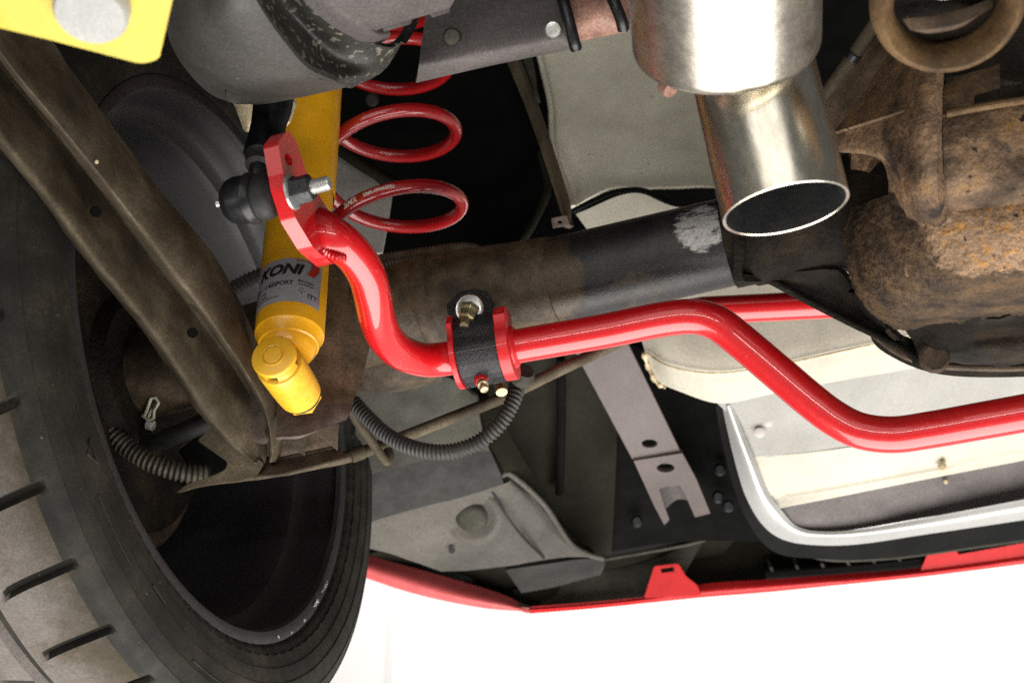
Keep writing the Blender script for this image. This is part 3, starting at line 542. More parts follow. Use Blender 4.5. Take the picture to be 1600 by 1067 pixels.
MB().patch(G([(396, 150, 1.16), (425, 150, 1.145), (446, 150, 1.15), (460, 150, 1.165)], [(394, 175, 1.15), (420, 178, 1.135), (440, 178, 1.14), (455, 178, 1.155)], [(390, 200, 1.14), (414, 205, 1.125), (432, 204, 1.13), (447, 200, 1.145)], [(379, 240, 1.12), (405, 238, 1.105), (425, 236, 1.112), (442, 230, 1.13)]), 6, 5, .012).build('link_bracket', BLK, lk, 40)
# ================================================================== COIL SPRING
spb = P(618, 400, 1.40); SZ = spb.z + .050; SPR = .0695; WR = .0068; PIT = .089
spg = thing('coil_spring', 'shiny red coil spring rising behind the yellow shock absorber', 'spring', spb)
TILT = Matrix.Rotation(math.radians(14), 3, 'X')
def hel(t): return spb + TILT @ V((SPR * math.cos(t), SPR * math.sin(t), SZ - spb.z + PIT * t / (2 * math.pi)))
hp = [hel(-3.9 + .07 * k) for k in range(390)]
MB().tube(hp, WR, 20).build('coil', RED_S, spg, 60)
def onwire(s, q):                                        # s: metres along from t0, q: metres around the wire
    t = -1.95 + s / SPR; c = hel(t); tg = (hel(t + .01) - hel(t - .01)).normalized()
    tocam = (CAM - c); n = (tocam - tg * tocam.dot(tg)).normalized(); b = tg.cross(n)
    if b.z < 0: b = -b
    an = q / WR; return c + (n * math.cos(an) + b * math.sin(an)) * (WR + .0003)
for txt, s0, q0, sz, bd, shr in (('BMR', .004, .0012, .0072, .0003, .25), ('BMR-SP003RD', .025, .0018, .0046, .0001, 0)):
    v, f = letters(txt, sz, bd, shr)
    MB().add([onwire(s0 + p.x, q0 + p.y) for p in v], f).build('lettering', INKW, spg, 0, orient=False)
# ================================================================== PANHARD ROD
pr_ = thing('panhard_rod', 'straight red rod passing behind sway bar and under differential', 'panhard rod', P(1080, 490, 1.40))
MB().tube(px((840, 529, 1.42), (1100, 485, 1.385), (1330, 474, 1.37), (1420, 468, 1.36)), .0138, 32).build('rod_tube', RED, pr_, 60)
# ================================================================== HOSES AND LINES
def corr(path, r, pitch, n=14, amp=.14):
    pts = cat(px(*path), 40); L_ = [0]
    for a, b in zip(pts, pts[1:]): L_.append(L_[-1] + (b - a).length)
    step = pitch / 6; out = []; j = 0; s = 0
    while s < L_[-1]:
        while L_[j + 1] < s: j += 1
        out.append(pts[j].lerp(pts[j + 1], (s - L_[j]) / max(1e-9, L_[j + 1] - L_[j]))); s += step
    return out, (lambda i: r * (1 + amp * (1 if i % 6 in (0, 1, 2) else -1) * (.6 if i % 6 in (0, 2, 3, 5) else 1)))
o, rf = corr([(552, 628, 1.34), (570, 648, 1.33), (605, 680, 1.315), (650, 701, 1.30), (700, 706, 1.29), (745, 692, 1.285), (780, 663, 1.285), (800, 630, 1.29), (808, 604, 1.30), (812, 585, 1.32)], .0068, .0040)
tag(MB().tube(o, rf, 16).build('corrugated_hose', HOSE, None, 60, org=o[0]), 'dark corrugated hose looping below the black clamp', 'hose')
o, rf = corr([(140, 640, 1.33), (165, 668, 1.325), (200, 700, 1.32), (240, 724, 1.315), (285, 738, 1.315), (330, 742, 1.32)], .0082, .0050)
tag(MB().tube(o, rf, 16).build('brake_conduit', HOSET, None, 60, org=o[0]), 'tan ribbed conduit emerging from the inner edge of tyre', 'hose')
o, rf = corr([(355, 455, 1.42), (400, 432, 1.42), (440, 420, 1.43)], .0068, .0045)
tag(MB().tube(o, rf, 14).build('ribbed_sleeve', HOSE, None, 60, org=o[0]), 'short ribbed sleeve behind the yellow shock absorber sticker', 'hose')
o, rf = corr([(585, 408, 1.375), (655, 397, 1.367), (712, 389, 1.360), (738, 390, 1.355), (752, 398, 1.345)], .0055, .0035)
tag(MB().tube(o, rf, 14).build('ribbed_sleeve', TUBE, None, 60, org=o[0]), 'thin brown ribbed sleeve lying along top of axle tube', 'hose')
hs = MB().tube(cat(px((212, 672, 1.36), (235, 690, 1.35), (270, 682, 1.345), (320, 660, 1.34), (360, 640, 1.335)), 8), .0095, 20)
tag(hs.build('rubber_hose', RUB, None, 60, org=P(235, 690, 1.35)), 'smooth black rubber hose bending inside the wheel behind arm', 'hose')
cn = thing('cable_connector', 'blue connector with a cream spring clip inside the wheel', 'connector', P(228, 650, 1.36))
MB().lathe([(0, .007), (.010, .0078), (.012, .006), (.020, .006)], P(212, 645, 1.365), P(240, 665, 1.36) - P(212, 645, 1.365), 10).build('connector_body', BLUE, cn)
MB().lathe([(0, .005), (.006, .005)], P(231, 663, 1.353), P(245, 668, 1.35) - P(231, 663, 1.353), 8).build('connector_pin', INKW, cn)
MB().tube(px((226, 650, 1.35), (230, 640, 1.345), (236, 622, 1.34), (243, 621, 1.34), (248, 629, 1.34), (241, 641, 1.342), (240, 653, 1.345), (232, 657, 1.347), (224, 650, 1.35)), .0015, 6).build('clip', CLIPW, cn)
MB().tube(px((222, 649, 1.352), (232, 653, 1.348), (237, 640, 1.345)), .0014, 6).build('clip_arm', CLIPW, cn)
rod = thing('brake_pipe', 'dusty tan steel pipe running diagonally below the corrugated hose', 'pipe', P(700, 650, 1.40))
MB().tube(cat(px((470, 728, 1.36), (545, 713, 1.37), (610, 690, 1.385), (700, 655, 1.40), (790, 619, 1.41), (860, 585, 1.42), (930, 552, 1.43), (1000, 520, 1.44)), 6), .0060, 20).build('pipe', ARM, rod, 60)
MB().lathe([(0, .0072), (.012, .0072), (.014, .0064)], P(548, 712, 1.368), P(600, 694, 1.38) - P(548, 712, 1.368), 20).build('sleeve', ARM, rod)
ho = MB().tube(cat(px((543, 628, 1.335), (556, 656, 1.345), (578, 686, 1.355), (596, 712, 1.36), (605, 721, 1.363), (609, 712, 1.366), (606, 702, 1.37)), 6), .0045, 14)
tag(ho.build('pipe_hook', ARM, None, 60, org=P(605, 720, 1.36)), 'tan hooked rod crossing the diagonal pipe', 'hook')
# ================================================================== BLACK BRACKET IN WHEEL
pl = Plane((300, 690, 1.34), (350, 690, 1.34), (310, 750, 1.34))
tag(MB().plate(pl.poly([(278, 704), (300, 688), (318, 672), (336, 654), (362, 660), (352, 700), (372, 728), (330, 742), (290, 762), (268, 748), (290, 724)]), pl.n * .012).build('knuckle_bracket', UNDER, None, org=P(310, 700, 1.34), bevel=.002), 'black jagged bracket behind the lower end of the arm', 'bracket')
# ================================================================== CHASSIS
fr = thing('frame_rail', 'grey rounded chassis rail with speckled underside above the shock absorber', 'chassis rail', P(430, 80, 1.0))
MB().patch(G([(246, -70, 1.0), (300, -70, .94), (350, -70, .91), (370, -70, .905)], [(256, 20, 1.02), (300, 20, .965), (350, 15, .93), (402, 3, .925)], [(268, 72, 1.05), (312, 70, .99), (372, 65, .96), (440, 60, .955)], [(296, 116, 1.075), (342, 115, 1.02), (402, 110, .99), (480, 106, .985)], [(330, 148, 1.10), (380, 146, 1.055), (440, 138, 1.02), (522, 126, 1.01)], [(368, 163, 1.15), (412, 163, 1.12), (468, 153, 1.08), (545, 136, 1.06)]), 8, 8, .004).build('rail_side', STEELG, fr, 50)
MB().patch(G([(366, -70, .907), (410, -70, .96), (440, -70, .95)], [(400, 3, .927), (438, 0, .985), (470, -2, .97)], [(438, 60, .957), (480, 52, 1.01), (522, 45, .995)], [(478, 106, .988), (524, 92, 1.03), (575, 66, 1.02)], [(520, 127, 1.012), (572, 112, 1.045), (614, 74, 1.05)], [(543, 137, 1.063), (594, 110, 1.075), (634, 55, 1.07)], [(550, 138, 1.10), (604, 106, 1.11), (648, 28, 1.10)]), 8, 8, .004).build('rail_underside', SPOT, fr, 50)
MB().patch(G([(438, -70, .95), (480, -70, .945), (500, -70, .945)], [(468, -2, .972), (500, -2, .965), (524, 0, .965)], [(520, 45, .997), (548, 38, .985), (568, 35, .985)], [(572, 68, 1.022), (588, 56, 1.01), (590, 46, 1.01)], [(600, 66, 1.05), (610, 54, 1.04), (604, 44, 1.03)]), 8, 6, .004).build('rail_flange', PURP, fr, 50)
MB().patch(G([(488, -70, .925), (560, -70, .935), (640, -70, .95), (720, -70, .97)], [(518, 0, .95), (580, -5, .955), (650, -10, .97), (715, -15, .985)], [(572, 40, .985), (600, 38, .985), (645, 26, .995), (705, 10, 1.01)], [(588, 48, 1.0), (604, 42, .997), (650, 29, 1.005), (700, 14, 1.02)]), 6, 6, .003).build('rail_plate', PURP, fr, 50)
MB().lathe([(0, .007), (.0015, .006), (.002, .003)], P(366, 147, 1.062), -ray(366, 147), 20).build('rail_plug', STEELG, fr)
hb = thing('link_mount', 'cream and rust painted tab peeking out above the black end link', 'mount', P(385, 170, 1.18))
MB().patch(G([(358, 152, 1.19), (380, 152, 1.18), (400, 155, 1.18)], [(366, 165, 1.188), (382, 170, 1.178), (398, 170, 1.178)], [(374, 185, 1.186), (386, 190, 1.176), (396, 190, 1.176)], [(380, 203, 1.186), (386, 207, 1.178), (392, 203, 1.178)]), 5, 5, .006).build('tab', TANP, hb, 50)
MB().patch(G([(448, 148, 1.185), (459, 152, 1.18)], [(448, 165, 1.18), (458, 160, 1.175)], [(441, 195, 1.17), (448, 188, 1.168)]), 4, 4, .004).build('tab', TANP, hb, 50)
yp = thing('yellow_plate', 'bright yellow bracket plate with rounded corner at top left', 'bracket plate', P(140, 30, .75))
zp = P(140, 30, .75).z
MB().plate([PZ(x, y, zp) for x, y in [(-120, 4), (-10, 42)] + rnd([(60, 58), (222, 101), (252, 92), (272, -10)], 20, 6)[6:18] + [(272, -10), (290, -120), (-120, -120)]], (0, 0, .006)).build('plate', YELP, yp, 30, bevel=.0015)
MB().plate([PZ(x, y, zp) + V((0, 0, .02)) for x, y in [(-120, 34), (5, 66), (80, 80), (110, 60), (40, 20), (-120, -20)]], (0, 0, .006)).build('plate_fold', YELP, yp, 30, bevel=.0015)
bc = PZ(143, 16, zp - .006)
bh = MB().lathe([(-.012, .0195), (-.003, .0195), (.002, .0195), (.005, .0178), (.0056, .010)], bc, (0, 0, -1), 48).build('bolt_head', BOLTW, yp, 40)
gb = thing('grey_bracket', 'dark grey folded bracket with two rivets above the red spring', 'bracket', P(770, 60, 1.12))
MB().patch(G([(672, -60, 1.16), (760, -65, 1.14), (890, -90, 1.13)], [(668, 0, 1.145), (760, -15, 1.13), (880, -40, 1.115)], [(660, 58, 1.13), (760, 35, 1.115), (885, 5, 1.10)], [(656, 88, 1.122), (765, 66, 1.107), (892, 38, 1.092)], [(654, 106, 1.122), (768, 84, 1.108), (897, 58, 1.092)], [(652, 120, 1.135), (768, 98, 1.12), (900, 72, 1.105)], [(650, 130, 1.155), (768, 103, 1.14), (900, 76, 1.125)]), 8, 6, .0025).build('folded_sheet', PURP, gb, 60)
MB().lathe([(-.002, .0072), (.003, .0072), (.0055, .0058), (.0065, .003)], P(706, 58, 1.118), -ray(720, 30), 20).build('rivet', RAILG, gb)
MB().lathe([(-.002, .0066), (.002, .0066), (.004, .0055), (.0045, .003)], P(864, 46, 1.093), -ray(850, 60), 20).build('rivet', SIL, gb)
MB().tube(cat(px((870, -30, 1.10), (884, 15, 1.085), (896, 62, 1.085), (900, 76, 1.09)), 5), .0048, 12).build('end_bead', BLK, gb)
MB().tube(px((850, 37, 1.14), (972, 12, 1.115)), .0195, 32).build('stub_tube', PINKR, gb)
MB().tube(cat(px((944, -30, 1.11), (958, 0, 1.09), (970, 30, 1.09), (974, 46, 1.095)), 5), .0048, 12).build('stub_bead', BLK, gb)
# ================================================================== EXHAUST
ta, tb = P(1228, 328, .90), P(1172, 92, .935)
td = (tb - ta).normalized(); TL = (tb - ta).length
ex_ = thing('exhaust_pipe', 'bare stainless tailpipe with open end hanging below the muffler', 'exhaust pipe', ta)
MB().lathe([(.0006, .0383), (0, .0392), (.0004, .0402), (.002, .0404), (TL + .12, .0404)], ta, td, 96, (False, False)).build('tailpipe', EXH, ex_, 40)
MB().lathe([(.0006, .0383), (TL + .1, .0380)], ta, td, 64, (False, True)).build('pipe_bore', SOOT, ex_, 40)
ma = P(1135, 76, .915); md = (P(1127, -160, .85) - ma).normalized()
mf = thing('muffler', 'polished stainless muffler can blurred in the top foreground', 'muffler', ma)
MB().lathe([(-.002, .020), (-.002, .052), (-.001, .0558), (.001, .0582), (.004, .0596), (.006, .060), (.24, .060)], ma, md, 96).build('muffler_can', EXH2, mf, 40)
MB().tube(px((1038, 132, .90), (1048, 142, .895)), .0050, 16).build('weld_nub', PINKR, mf)
# ================================================================== DRIVESHAFT FLANGE
fa = P(1484, 12, .83)
dr = thing('pinion_flange', 'round rusty flange with hollow centre at the top right', 'flange', fa)
MB().lathe([(.022, .030), (.006, .0312), (-.001, .0338), (-.004, .0378), (-.002, .0415), (.004, .0440), (.012, .0448), (.022, .043), (.03, .036)], fa, V((0.05, .22, 1)), 72, (False, True)).build('flange_ring', RINGR, dr, 50)
MB().lathe([(.016, .010), (.016, .0308)], fa, V((0.05, .22, 1)), 48, (True, False)).build('flange_plate', CASTD, dr, 50)
MB().lathe([(-.006, .008), (-.005, .013), (.0, .0155), (.006, .017)], fa + V((0, -.024, .0)), V((0.05, .22, 1)), 40).build('cup', CREAM, dr, 40)
MB().patch(G([(1412, 30, .842), (1450, 26, .84), (1500, 16, .838), (1550, -2, .842)], [(1422, 48, .842), (1455, 46, .838), (1505, 36, .836), (1552, 12, .842)]), 4, 5, .006).build('flange_web', RUST, dr)
st = thing('strut_tube', 'slim brown tube beside the exhaust leading up past differential', 'tube', P(1330, 90, 1.12))
MB().tube(px((1285, 155, 1.16), (1335, 85, 1.14), (1400, -10, 1.11)), .0055, 16).build('tube', ARM, st)
MB().tube(px((1330, 92, 1.142), (1336, 84, 1.139)), .0065, 16).build('tube_joint', BLK, st)
MB().patch(G([(1285, 150, 1.18), (1330, 110, 1.165), (1395, 20, 1.13)], [(1300, 215, 1.17), (1345, 150, 1.15), (1420, 60, 1.11)]), 5, 5, .006, .0008, 80).build('tube_gusset', RUST, st)
# ================================================================== UNDERBODY
ub = thing('underbody', 'black undersealed car floor and wheel arch behind the suspension', 'car floor', V((.4, .3, AXLE_Z + .66)))
zf = AXLE_Z + .66
MB().plate([(-.45, -1.6, zf), (1.6, -1.6, zf), (1.6, 1.02, zf), (-.30, 1.02, zf)], (0, 0, .02)).build('floor_panel', UNDER, ub)
MB().patch([[V((-.33, -.55, AXLE_Z - .02)), V((-.33, -.42, AXLE_Z + .3)), V((-.33, 0, AXLE_Z + .46)), V((-.33, .42, AXLE_Z + .3)), V((-.33, .5, AXLE_Z + .05))], [V((.05, -.5, AXLE_Z - .02)), V((.05, -.42, AXLE_Z + .28)), V((.05, 0, AXLE_Z + .44)), V((.05, .42, AXLE_Z + .28)), V((.05, .5, AXLE_Z + .10))]], 4, 8, .004).build('wheel_arch', UNDER, ub, 60)
MB().patch(G([(470, 20, 1.72), (600, 20, 1.78), (720, 20, 1.8), (840, 40, 1.78)], [(500, 160, 1.66), (620, 160, 1.72), (740, 160, 1.74), (855, 170, 1.70)], [(510, 300, 1.62), (620, 300, 1.66), (750, 300, 1.68), (850, 300, 1.64)], [(540, 420, 1.60), (640, 420, 1.62), (740, 410, 1.62), (815, 385, 1.60)]), 5, 5, .003).build('arch_panel', UNDER, ub, 60)
MB().tube(cat(px((800, 400, 1.585), (822, 368, 1.59), (845, 325, 1.61), (856, 290, 1.63), (845, 240, 1.65)), 6), .0045, 10).build('arch_lip', OLDK, ub, 60)
MB().lathe([(0, .008), (.002, .006)], P(581, 156, 1.63), -ray(581, 156), 16).build('plug', RAILD, ub)
sp_ = thing('shock_tower', 'pale grey sheet metal tower seen between shock absorber and spring', 'shock tower', P(565, 320, 1.56))
pl = Plane((525, 240, 1.58), (615, 300, 1.58), (570, 395, 1.54))
MB().plate(pl.poly([(500, 226), (530, 236), (570, 268), (614, 303), (607, 350), (598, 396), (500, 400)]), pl.n * .004).build('tower_panel', GREYW, sp_, bevel=.001)
MB().tube(cat(px((505, 215, 1.57), (535, 237, 1.57), (575, 264, 1.57), (625, 292, 1.57)), 5), .0068, 12).build('tower_seam', OLDK, sp_, 60)
fp = thing('floor_pan', 'olive cream sheet metal floor pan above the axle beside exhaust', 'floor pan', P(1000, 200, 1.66))
MB().patch(G([(800, -40, 1.80), (930, -40, 1.80), (1050, -40, 1.80), (1180, -40, 1.80)], [(835, 75, 1.76), (930, 70, 1.755), (1040, 70, 1.75), (1180, 60, 1.75)], [(860, 165, 1.71), (930, 165, 1.70), (1040, 165, 1.69), (1180, 160, 1.69)], [(863, 228, 1.68), (935, 232, 1.665), (1030, 235, 1.655), (1180, 230, 1.65)], [(884, 282, 1.66), (940, 275, 1.64), (1010, 275, 1.635), (1180, 270, 1.62)], [(896, 322, 1.63), (955, 297, 1.60), (1010, 297, 1.60), (1180, 290, 1.58)]), 8, 8, .003, .0045, 7).build('pan_sheet', OLIVE, fp, 60)
MB().tube(cat(px((836, 60, 1.755), (848, 110, 1.73), (860, 165, 1.70), (864, 228, 1.672), (884, 285, 1.65), (896, 324, 1.62)), 5), .0035, 8).build('pan_seam', OLIVE, fp, 60)
MB().tube(cat(px((895, 330, 1.60), (930, 312, 1.592), (960, 300, 1.588), (1000, 297, 1.588), (1030, 308, 1.588), (1070, 322, 1.585), (1160, 318, 1.58)), 6), .003, 8).build('sealer_bead', TRIMK, fp, 60)
stp = thing('seam_strut', 'narrow tan strut leaning between black arch and cream floor pan', 'strut', P(850, 220, 1.62))
MB().patch(G([(790, 92, 1.70), (803, 90, 1.69), (812, 88, 1.70)], [(820, 165, 1.66), (832, 162, 1.65), (840, 160, 1.66)], [(845, 235, 1.62), (856, 232, 1.61), (864, 230, 1.62)], [(872, 318, 1.58), (882, 315, 1.57), (890, 312, 1.58)], [(882, 352, 1.56), (888, 350, 1.55), (893, 348, 1.56)]), 6, 5, .008).build('strut_bar', ARM, stp, 50)
MB().patch(G([(815, 88, 1.70), (825, 88, 1.69)], [(838, 150, 1.66), (845, 160, 1.66)]), 4, 3, .006).build('strut_flange', RAILG, stp, 50)
pl = Plane((862, 340, 1.55), (890, 335, 1.55), (875, 356, 1.55))
MB().plate(pl.poly([(861, 341), (886, 336), (891, 352), (864, 356)]), pl.n * .004, [pl.poly(ell(875, 347, 3.5, 3, 10))]).build('strut_foot', RUSTP, stp, bevel=.0006)
# ------------------------------------------------------------------ fuel tank / rear floor
tk = thing('fuel_tank', 'cream painted tank with stepped underside behind the axle', 'fuel tank', P(1230, 520, 1.6))
MB().patch(G([(900, 335, 1.585), (990, 302, 1.57), (1070, 325, 1.565), (1200, 300, 1.55), (1400, 270, 1.54), (1700, 240, 1.50)],
             [(960, 420, 1.57), (1010, 420, 1.55), (1090, 425, 1.54), (1200, 420, 1.53), (1400, 395, 1.52), (1700, 360, 1.48)],
             [(990, 500, 1.56), (1030, 510, 1.535), (1100, 525, 1.525), (1200, 520, 1.515), (1400, 470, 1.50), (1700, 430, 1.47)],
             [(1006, 548, 1.56), (1045, 570, 1.535), (1120, 580, 1.522), (1220, 566, 1.512), (1420, 524, 1.495), (1700, 480, 1.465)],
             [(1008, 560, 1.57), (1048, 588, 1.55), (1122, 600, 1.54), (1220, 588, 1.53), (1420, 545, 1.515), (1700, 500, 1.485)],
             [(1022, 594, 1.585), (1060, 612, 1.57), (1130, 630, 1.56), (1230, 612, 1.55), (1440, 572, 1.53), (1700, 528, 1.50)]), 8, 8, .004, .0022, 10).build('tank_shell', CREAM, tk, 60)
MB().tube(cat([p for p in px((1008, 549, 1.556), (1046, 572, 1.531), (1120, 583, 1.518), (1220, 569, 1.508), (1420, 527, 1.491), (1700, 483, 1.461))], 8), .0011, 6).build('seam_bead', TANP, tk, 60)
MB().tube(cat(px((1006, 552, 1.562), (1013, 575, 1.575), (1026, 598, 1.582), (1040, 605, 1.58)), 5), lambda i: .0025 + .0012 * math.sin(i * 1.7), 8).build('sealer_blob', TANP, tk, 60)
tf = thing('boot_floor', 'pale grey and cream pressed boot floor panel behind fuel tank', 'boot floor', P(1400, 700, 1.7))
MB().patch(G([(1100, 610, 1.62), (1240, 600, 1.60), (1440, 560, 1.585), (1700, 510, 1.56)], [(1150, 660, 1.65), (1260, 655, 1.64), (1440, 625, 1.62), (1700, 580, 1.60)], [(1172, 715, 1.67), (1290, 705, 1.655), (1450, 680, 1.64), (1700, 640, 1.62)]), 6, 6, .004, .0030, 9).build('upper_panel', GREYW, tf, 60)
MB().patch(G([(1172, 714, 1.668), (1290, 704, 1.653), (1450, 679, 1.638), (1700, 639, 1.618)], [(1192, 772, 1.69), (1300, 755, 1.675), (1450, 727, 1.66), (1700, 682, 1.64)], [(1196, 778, 1.70), (1300, 761, 1.685), (1450, 733, 1.67), (1700, 688, 1.65)], [(1203, 797, 1.70), (1300, 778, 1.69), (1450, 748, 1.675), (1700, 700, 1.655)]), 5, 6, .004).build('lower_panel', CREAM, tf, 60)
MB().patch(G([(1200, 796, 1.705), (1300, 777, 1.695), (1450, 747, 1.68), (1700, 699, 1.66)], [(1225, 822, 1.72), (1320, 812, 1.71), (1450, 788, 1.70), (1700, 742, 1.68)], [(1240, 836, 1.73), (1330, 828, 1.72), (1460, 806, 1.71), (1700, 768, 1.69)]), 4, 6, .004).build('rear_strip', PURP, tf, 60)
for (cx, cy, r_) in ((1472, 729, .0052), (1474, 722, .003), (1478, 752, .0028)):
    MB().lathe([(-.003, r_), (.001, r_), (.0022, r_ * .7)], P(cx, cy, 1.652 if cy < 740 else 1.676), -ray(cx, cy), 12).build('rust_spot', TANP, tf)
for (cx, cy, r_) in ((1200, 660, .005), (1187, 676, .006)):
    MB().lathe([(-.004, r_), (.001, r_), (.0016, r_ * .6)], P(cx, cy, 1.646), -ray(cx, cy), 12).build('paint_drip', INKW, tf)
tr_ = thing('tub_trim', 'silver curved trim rim curling under the boot floor', 'trim', P(1230, 830, 1.7))
MB().patch(G([(1128, 632, 1.64), (1136, 634, 1.63), (1142, 632, 1.63)], [(1136, 670, 1.66), (1150, 672, 1.645), (1160, 670, 1.65)], [(1148, 720, 1.68), (1168, 722, 1.66), (1180, 720, 1.665)], [(1165, 775, 1.70), (1188, 772, 1.68), (1200, 768, 1.685)], [(1190, 818, 1.72), (1212, 808, 1.70), (1222, 798, 1.70)], [(1222, 842, 1.735), (1240, 830, 1.715), (1246, 822, 1.715)], [(1270, 851, 1.735), (1280, 838, 1.712), (1284, 830, 1.712)], [(1340, 850, 1.73), (1345, 836, 1.705), (1348, 826, 1.705)], [(1450, 834, 1.715), (1450, 822, 1.69), (1450, 808, 1.69)], [(1600, 812, 1.69), (1600, 796, 1.668), (1600, 780, 1.668)], [(1720, 792, 1.67), (1720, 776, 1.65), (1720, 760, 1.65)]), 6, 5, .004).build('rim', TRIM, tr_, 60)
MB().patch(G([(1118, 634, 1.65), (1130, 632, 1.645)], [(1128, 690, 1.68), (1140, 688, 1.672)], [(1146, 760, 1.71), (1160, 756, 1.70)], [(1170, 818, 1.73), (1186, 810, 1.72)], [(1210, 862, 1.76), (1222, 842, 1.742)], [(1270, 872, 1.77), (1272, 850, 1.742)], [(1345, 874, 1.77), (1342, 849, 1.737)], [(1450, 863, 1.755), (1450, 833, 1.722)], [(1600, 842, 1.735), (1600, 811, 1.697)], [(1720, 822, 1.715), (1720, 791, 1.677)]), 6, 4, .004).build('black_edge', TRIMK, tr_, 60)
# ------------------------------------------------------------------ dark panels, strap, rail
dk = thing('boot_side_panel', 'dark olive and black inner panel behind the mauve strap', 'inner panel', P(900, 700, 1.78))
MB().patch(G([(740, 520, 1.66), (820, 520, 1.68), (960, 500, 1.68)], [(770, 640, 1.72), (850, 640, 1.75), (965, 640, 1.76)], [(830, 760, 1.80), (890, 770, 1.83), (960, 780, 1.83)], [(880, 850, 1.86), (915, 862, 1.88), (955, 868, 1.88)]), 6, 6, .004).build('olive_panel', OLDK, dk, 60)
MB().patch(G([(940, 520, 1.70), (1040, 560, 1.70), (1140, 600, 1.69)], [(945, 660, 1.78), (1050, 660, 1.77), (1150, 660, 1.74)], [(950, 780, 1.85), (1060, 780, 1.84), (1180, 780, 1.80)], [(950, 862, 1.89), (1070, 846, 1.88), (1230, 846, 1.85)]), 5, 5, .004).build('black_panel', UNDER, dk, 60)
MB().patch(G([(520, 600, 1.74), (700, 560, 1.76), (900, 540, 1.80), (1150, 540, 1.80)], [(540, 760, 1.86), (700, 740, 1.88), (900, 740, 1.93), (1150, 740, 1.92)], [(560, 850, 2.0), (700, 850, 2.0), (900, 860, 2.03), (1150, 840, 2.02)], [(590, 872, 2.06), (700, 890, 2.06), (830, 930, 2.06), (1060, 915, 2.05)]), 5, 6, .004).build('back_panel', OLDK, dk, 60)
MB().tube(px((876, 560, 1.68), (877, 660, 1.745), (874, 770, 1.805)), .0055, 8).build('panel_seam', UNDER, dk)
for cx, cy, d in ((995, 814, 1.845), (1138, 790, 1.79), (1122, 776, 1.79), (1125, 733, 1.77)):
    MB().lathe([(-.004, .008), (.002, .008), (.004, .006), (.009, .005)], P(cx, cy, d), -ray(cx - 30, cy), 12).build('bolt', BLK, dk, 40)
sr = thing('mauve_strap', 'mauve grey flat strap with two oval holes and forked foot', 'strap', P(1000, 680, 1.72))
pl = Plane((905, 560, 1.62), (985, 545, 1.62), (1025, 710, 1.70))
MB().plate(pl.poly([(880, 510), (960, 492), (986, 545), (1064, 706), (988, 718), (904, 562)]), pl.n * .006, [pl.poly(ell(1015, 693, 12, 6, 20))]).build('strap_plate', STRAPM, sr, bevel=.001)
p2 = Plane((988, 718, 1.695), (1064, 706, 1.695), (1060, 810, 1.78))
MB().plate(p2.poly([(990, 720), (1066, 708), (1088, 748), (1110, 802), (1086, 808), (1072, 776), (1062, 758), (1042, 760), (1030, 764), (1038, 790), (1046, 812), (1038, 820), (1022, 790)]), p2.n * .006, [p2.poly(ell(1040, 731, 14, 7, 20))]).build('forked_foot', STRAPM, sr, bevel=.001)
MB().patch([[p2(1026, 752) + p2.n * .003, p2(1048, 750) + p2.n * .008, p2(1070, 748) + p2.n * .003], [p2(1036, 785) + p2.n * .012, p2(1058, 782) + p2.n * .022, p2(1082, 776) + p2.n * .012], [p2(1044, 814) + p2.n * .02, p2(1068, 812) + p2.n * .034, p2(1094, 804) + p2.n * .02]], 5, 5, .004).build('foot_recess', PURP, sr, 60)
rl = thing('crossmember', 'sealer grey rear chassis member with raised round dimple and drain hole', 'chassis member', P(700, 780, 1.75))
MB().patch(G([(555, 590, 1.58), (640, 580, 1.58), (700, 590, 1.585), (745, 620, 1.59)], [(555, 660, 1.61), (640, 655, 1.61), (710, 655, 1.615), (752, 665, 1.62)], [(560, 745, 1.64), (640, 725, 1.64), (715, 705, 1.65), (765, 705, 1.655)]), 6, 6, .004, .0016, 60).build('textured_panel', RAILG, rl, 60)
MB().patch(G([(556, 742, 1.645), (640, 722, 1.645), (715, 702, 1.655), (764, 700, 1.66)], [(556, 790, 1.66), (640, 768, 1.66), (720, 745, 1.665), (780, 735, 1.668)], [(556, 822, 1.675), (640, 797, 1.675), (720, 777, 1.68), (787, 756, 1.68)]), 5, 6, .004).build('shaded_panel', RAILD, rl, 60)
MB().patch(G([(556, 818, 1.69), (640, 796, 1.69), (720, 775, 1.695), (788, 756, 1.70), (800, 745, 1.71)], [(565, 850, 1.72), (640, 830, 1.72), (740, 808, 1.725), (815, 790, 1.73), (850, 795, 1.75)], [(620, 868, 1.75), (690, 855, 1.75), (770, 840, 1.755), (845, 830, 1.76), (888, 850, 1.785)], [(690, 893, 1.785), (740, 890, 1.785), (800, 883, 1.79), (880, 870, 1.80), (940, 872, 1.815)]), 6, 7, .004, .0008, 30).build('lower_panel', RAILP, rl, 60)
dq = P(737, 806, 1.722); dn = (V((-.05, -.55, -.85))).normalized()
MB().lathe([(-.004, .040), (.001, .036), (.002, .029), (.0005, .026)], dq, dn, 40, (True, True)).build('dimple_ring', RAILP, rl, 60)
MB().lathe([(-.003, .0215), (.004, .0195), (.008, .0165), (.009, .010)], dq + dn * .001, dn, 36).build('dimple', RAILG, rl, 60)
MB().lathe([(-.002, .0042), (.0012, .0042)], P(706, 859, 1.748), -ray(706, 859), 14).build('drain_hole', SOOT, rl)
MB().tube(cat(px((784, 742, 1.70), (800, 742, 1.705), (850, 788, 1.735), (888, 845, 1.775), (915, 864, 1.80), (942, 872, 1.81)), 6), .0038, 8).build('panel_edge', RAILP, rl, 60)
MB().tube(cat(px((768, 766, 1.703), (788, 800, 1.715), (815, 836, 1.745), (850, 872, 1.79)), 6), .0016, 8).build('panel_crease', RAILD, rl, 60)
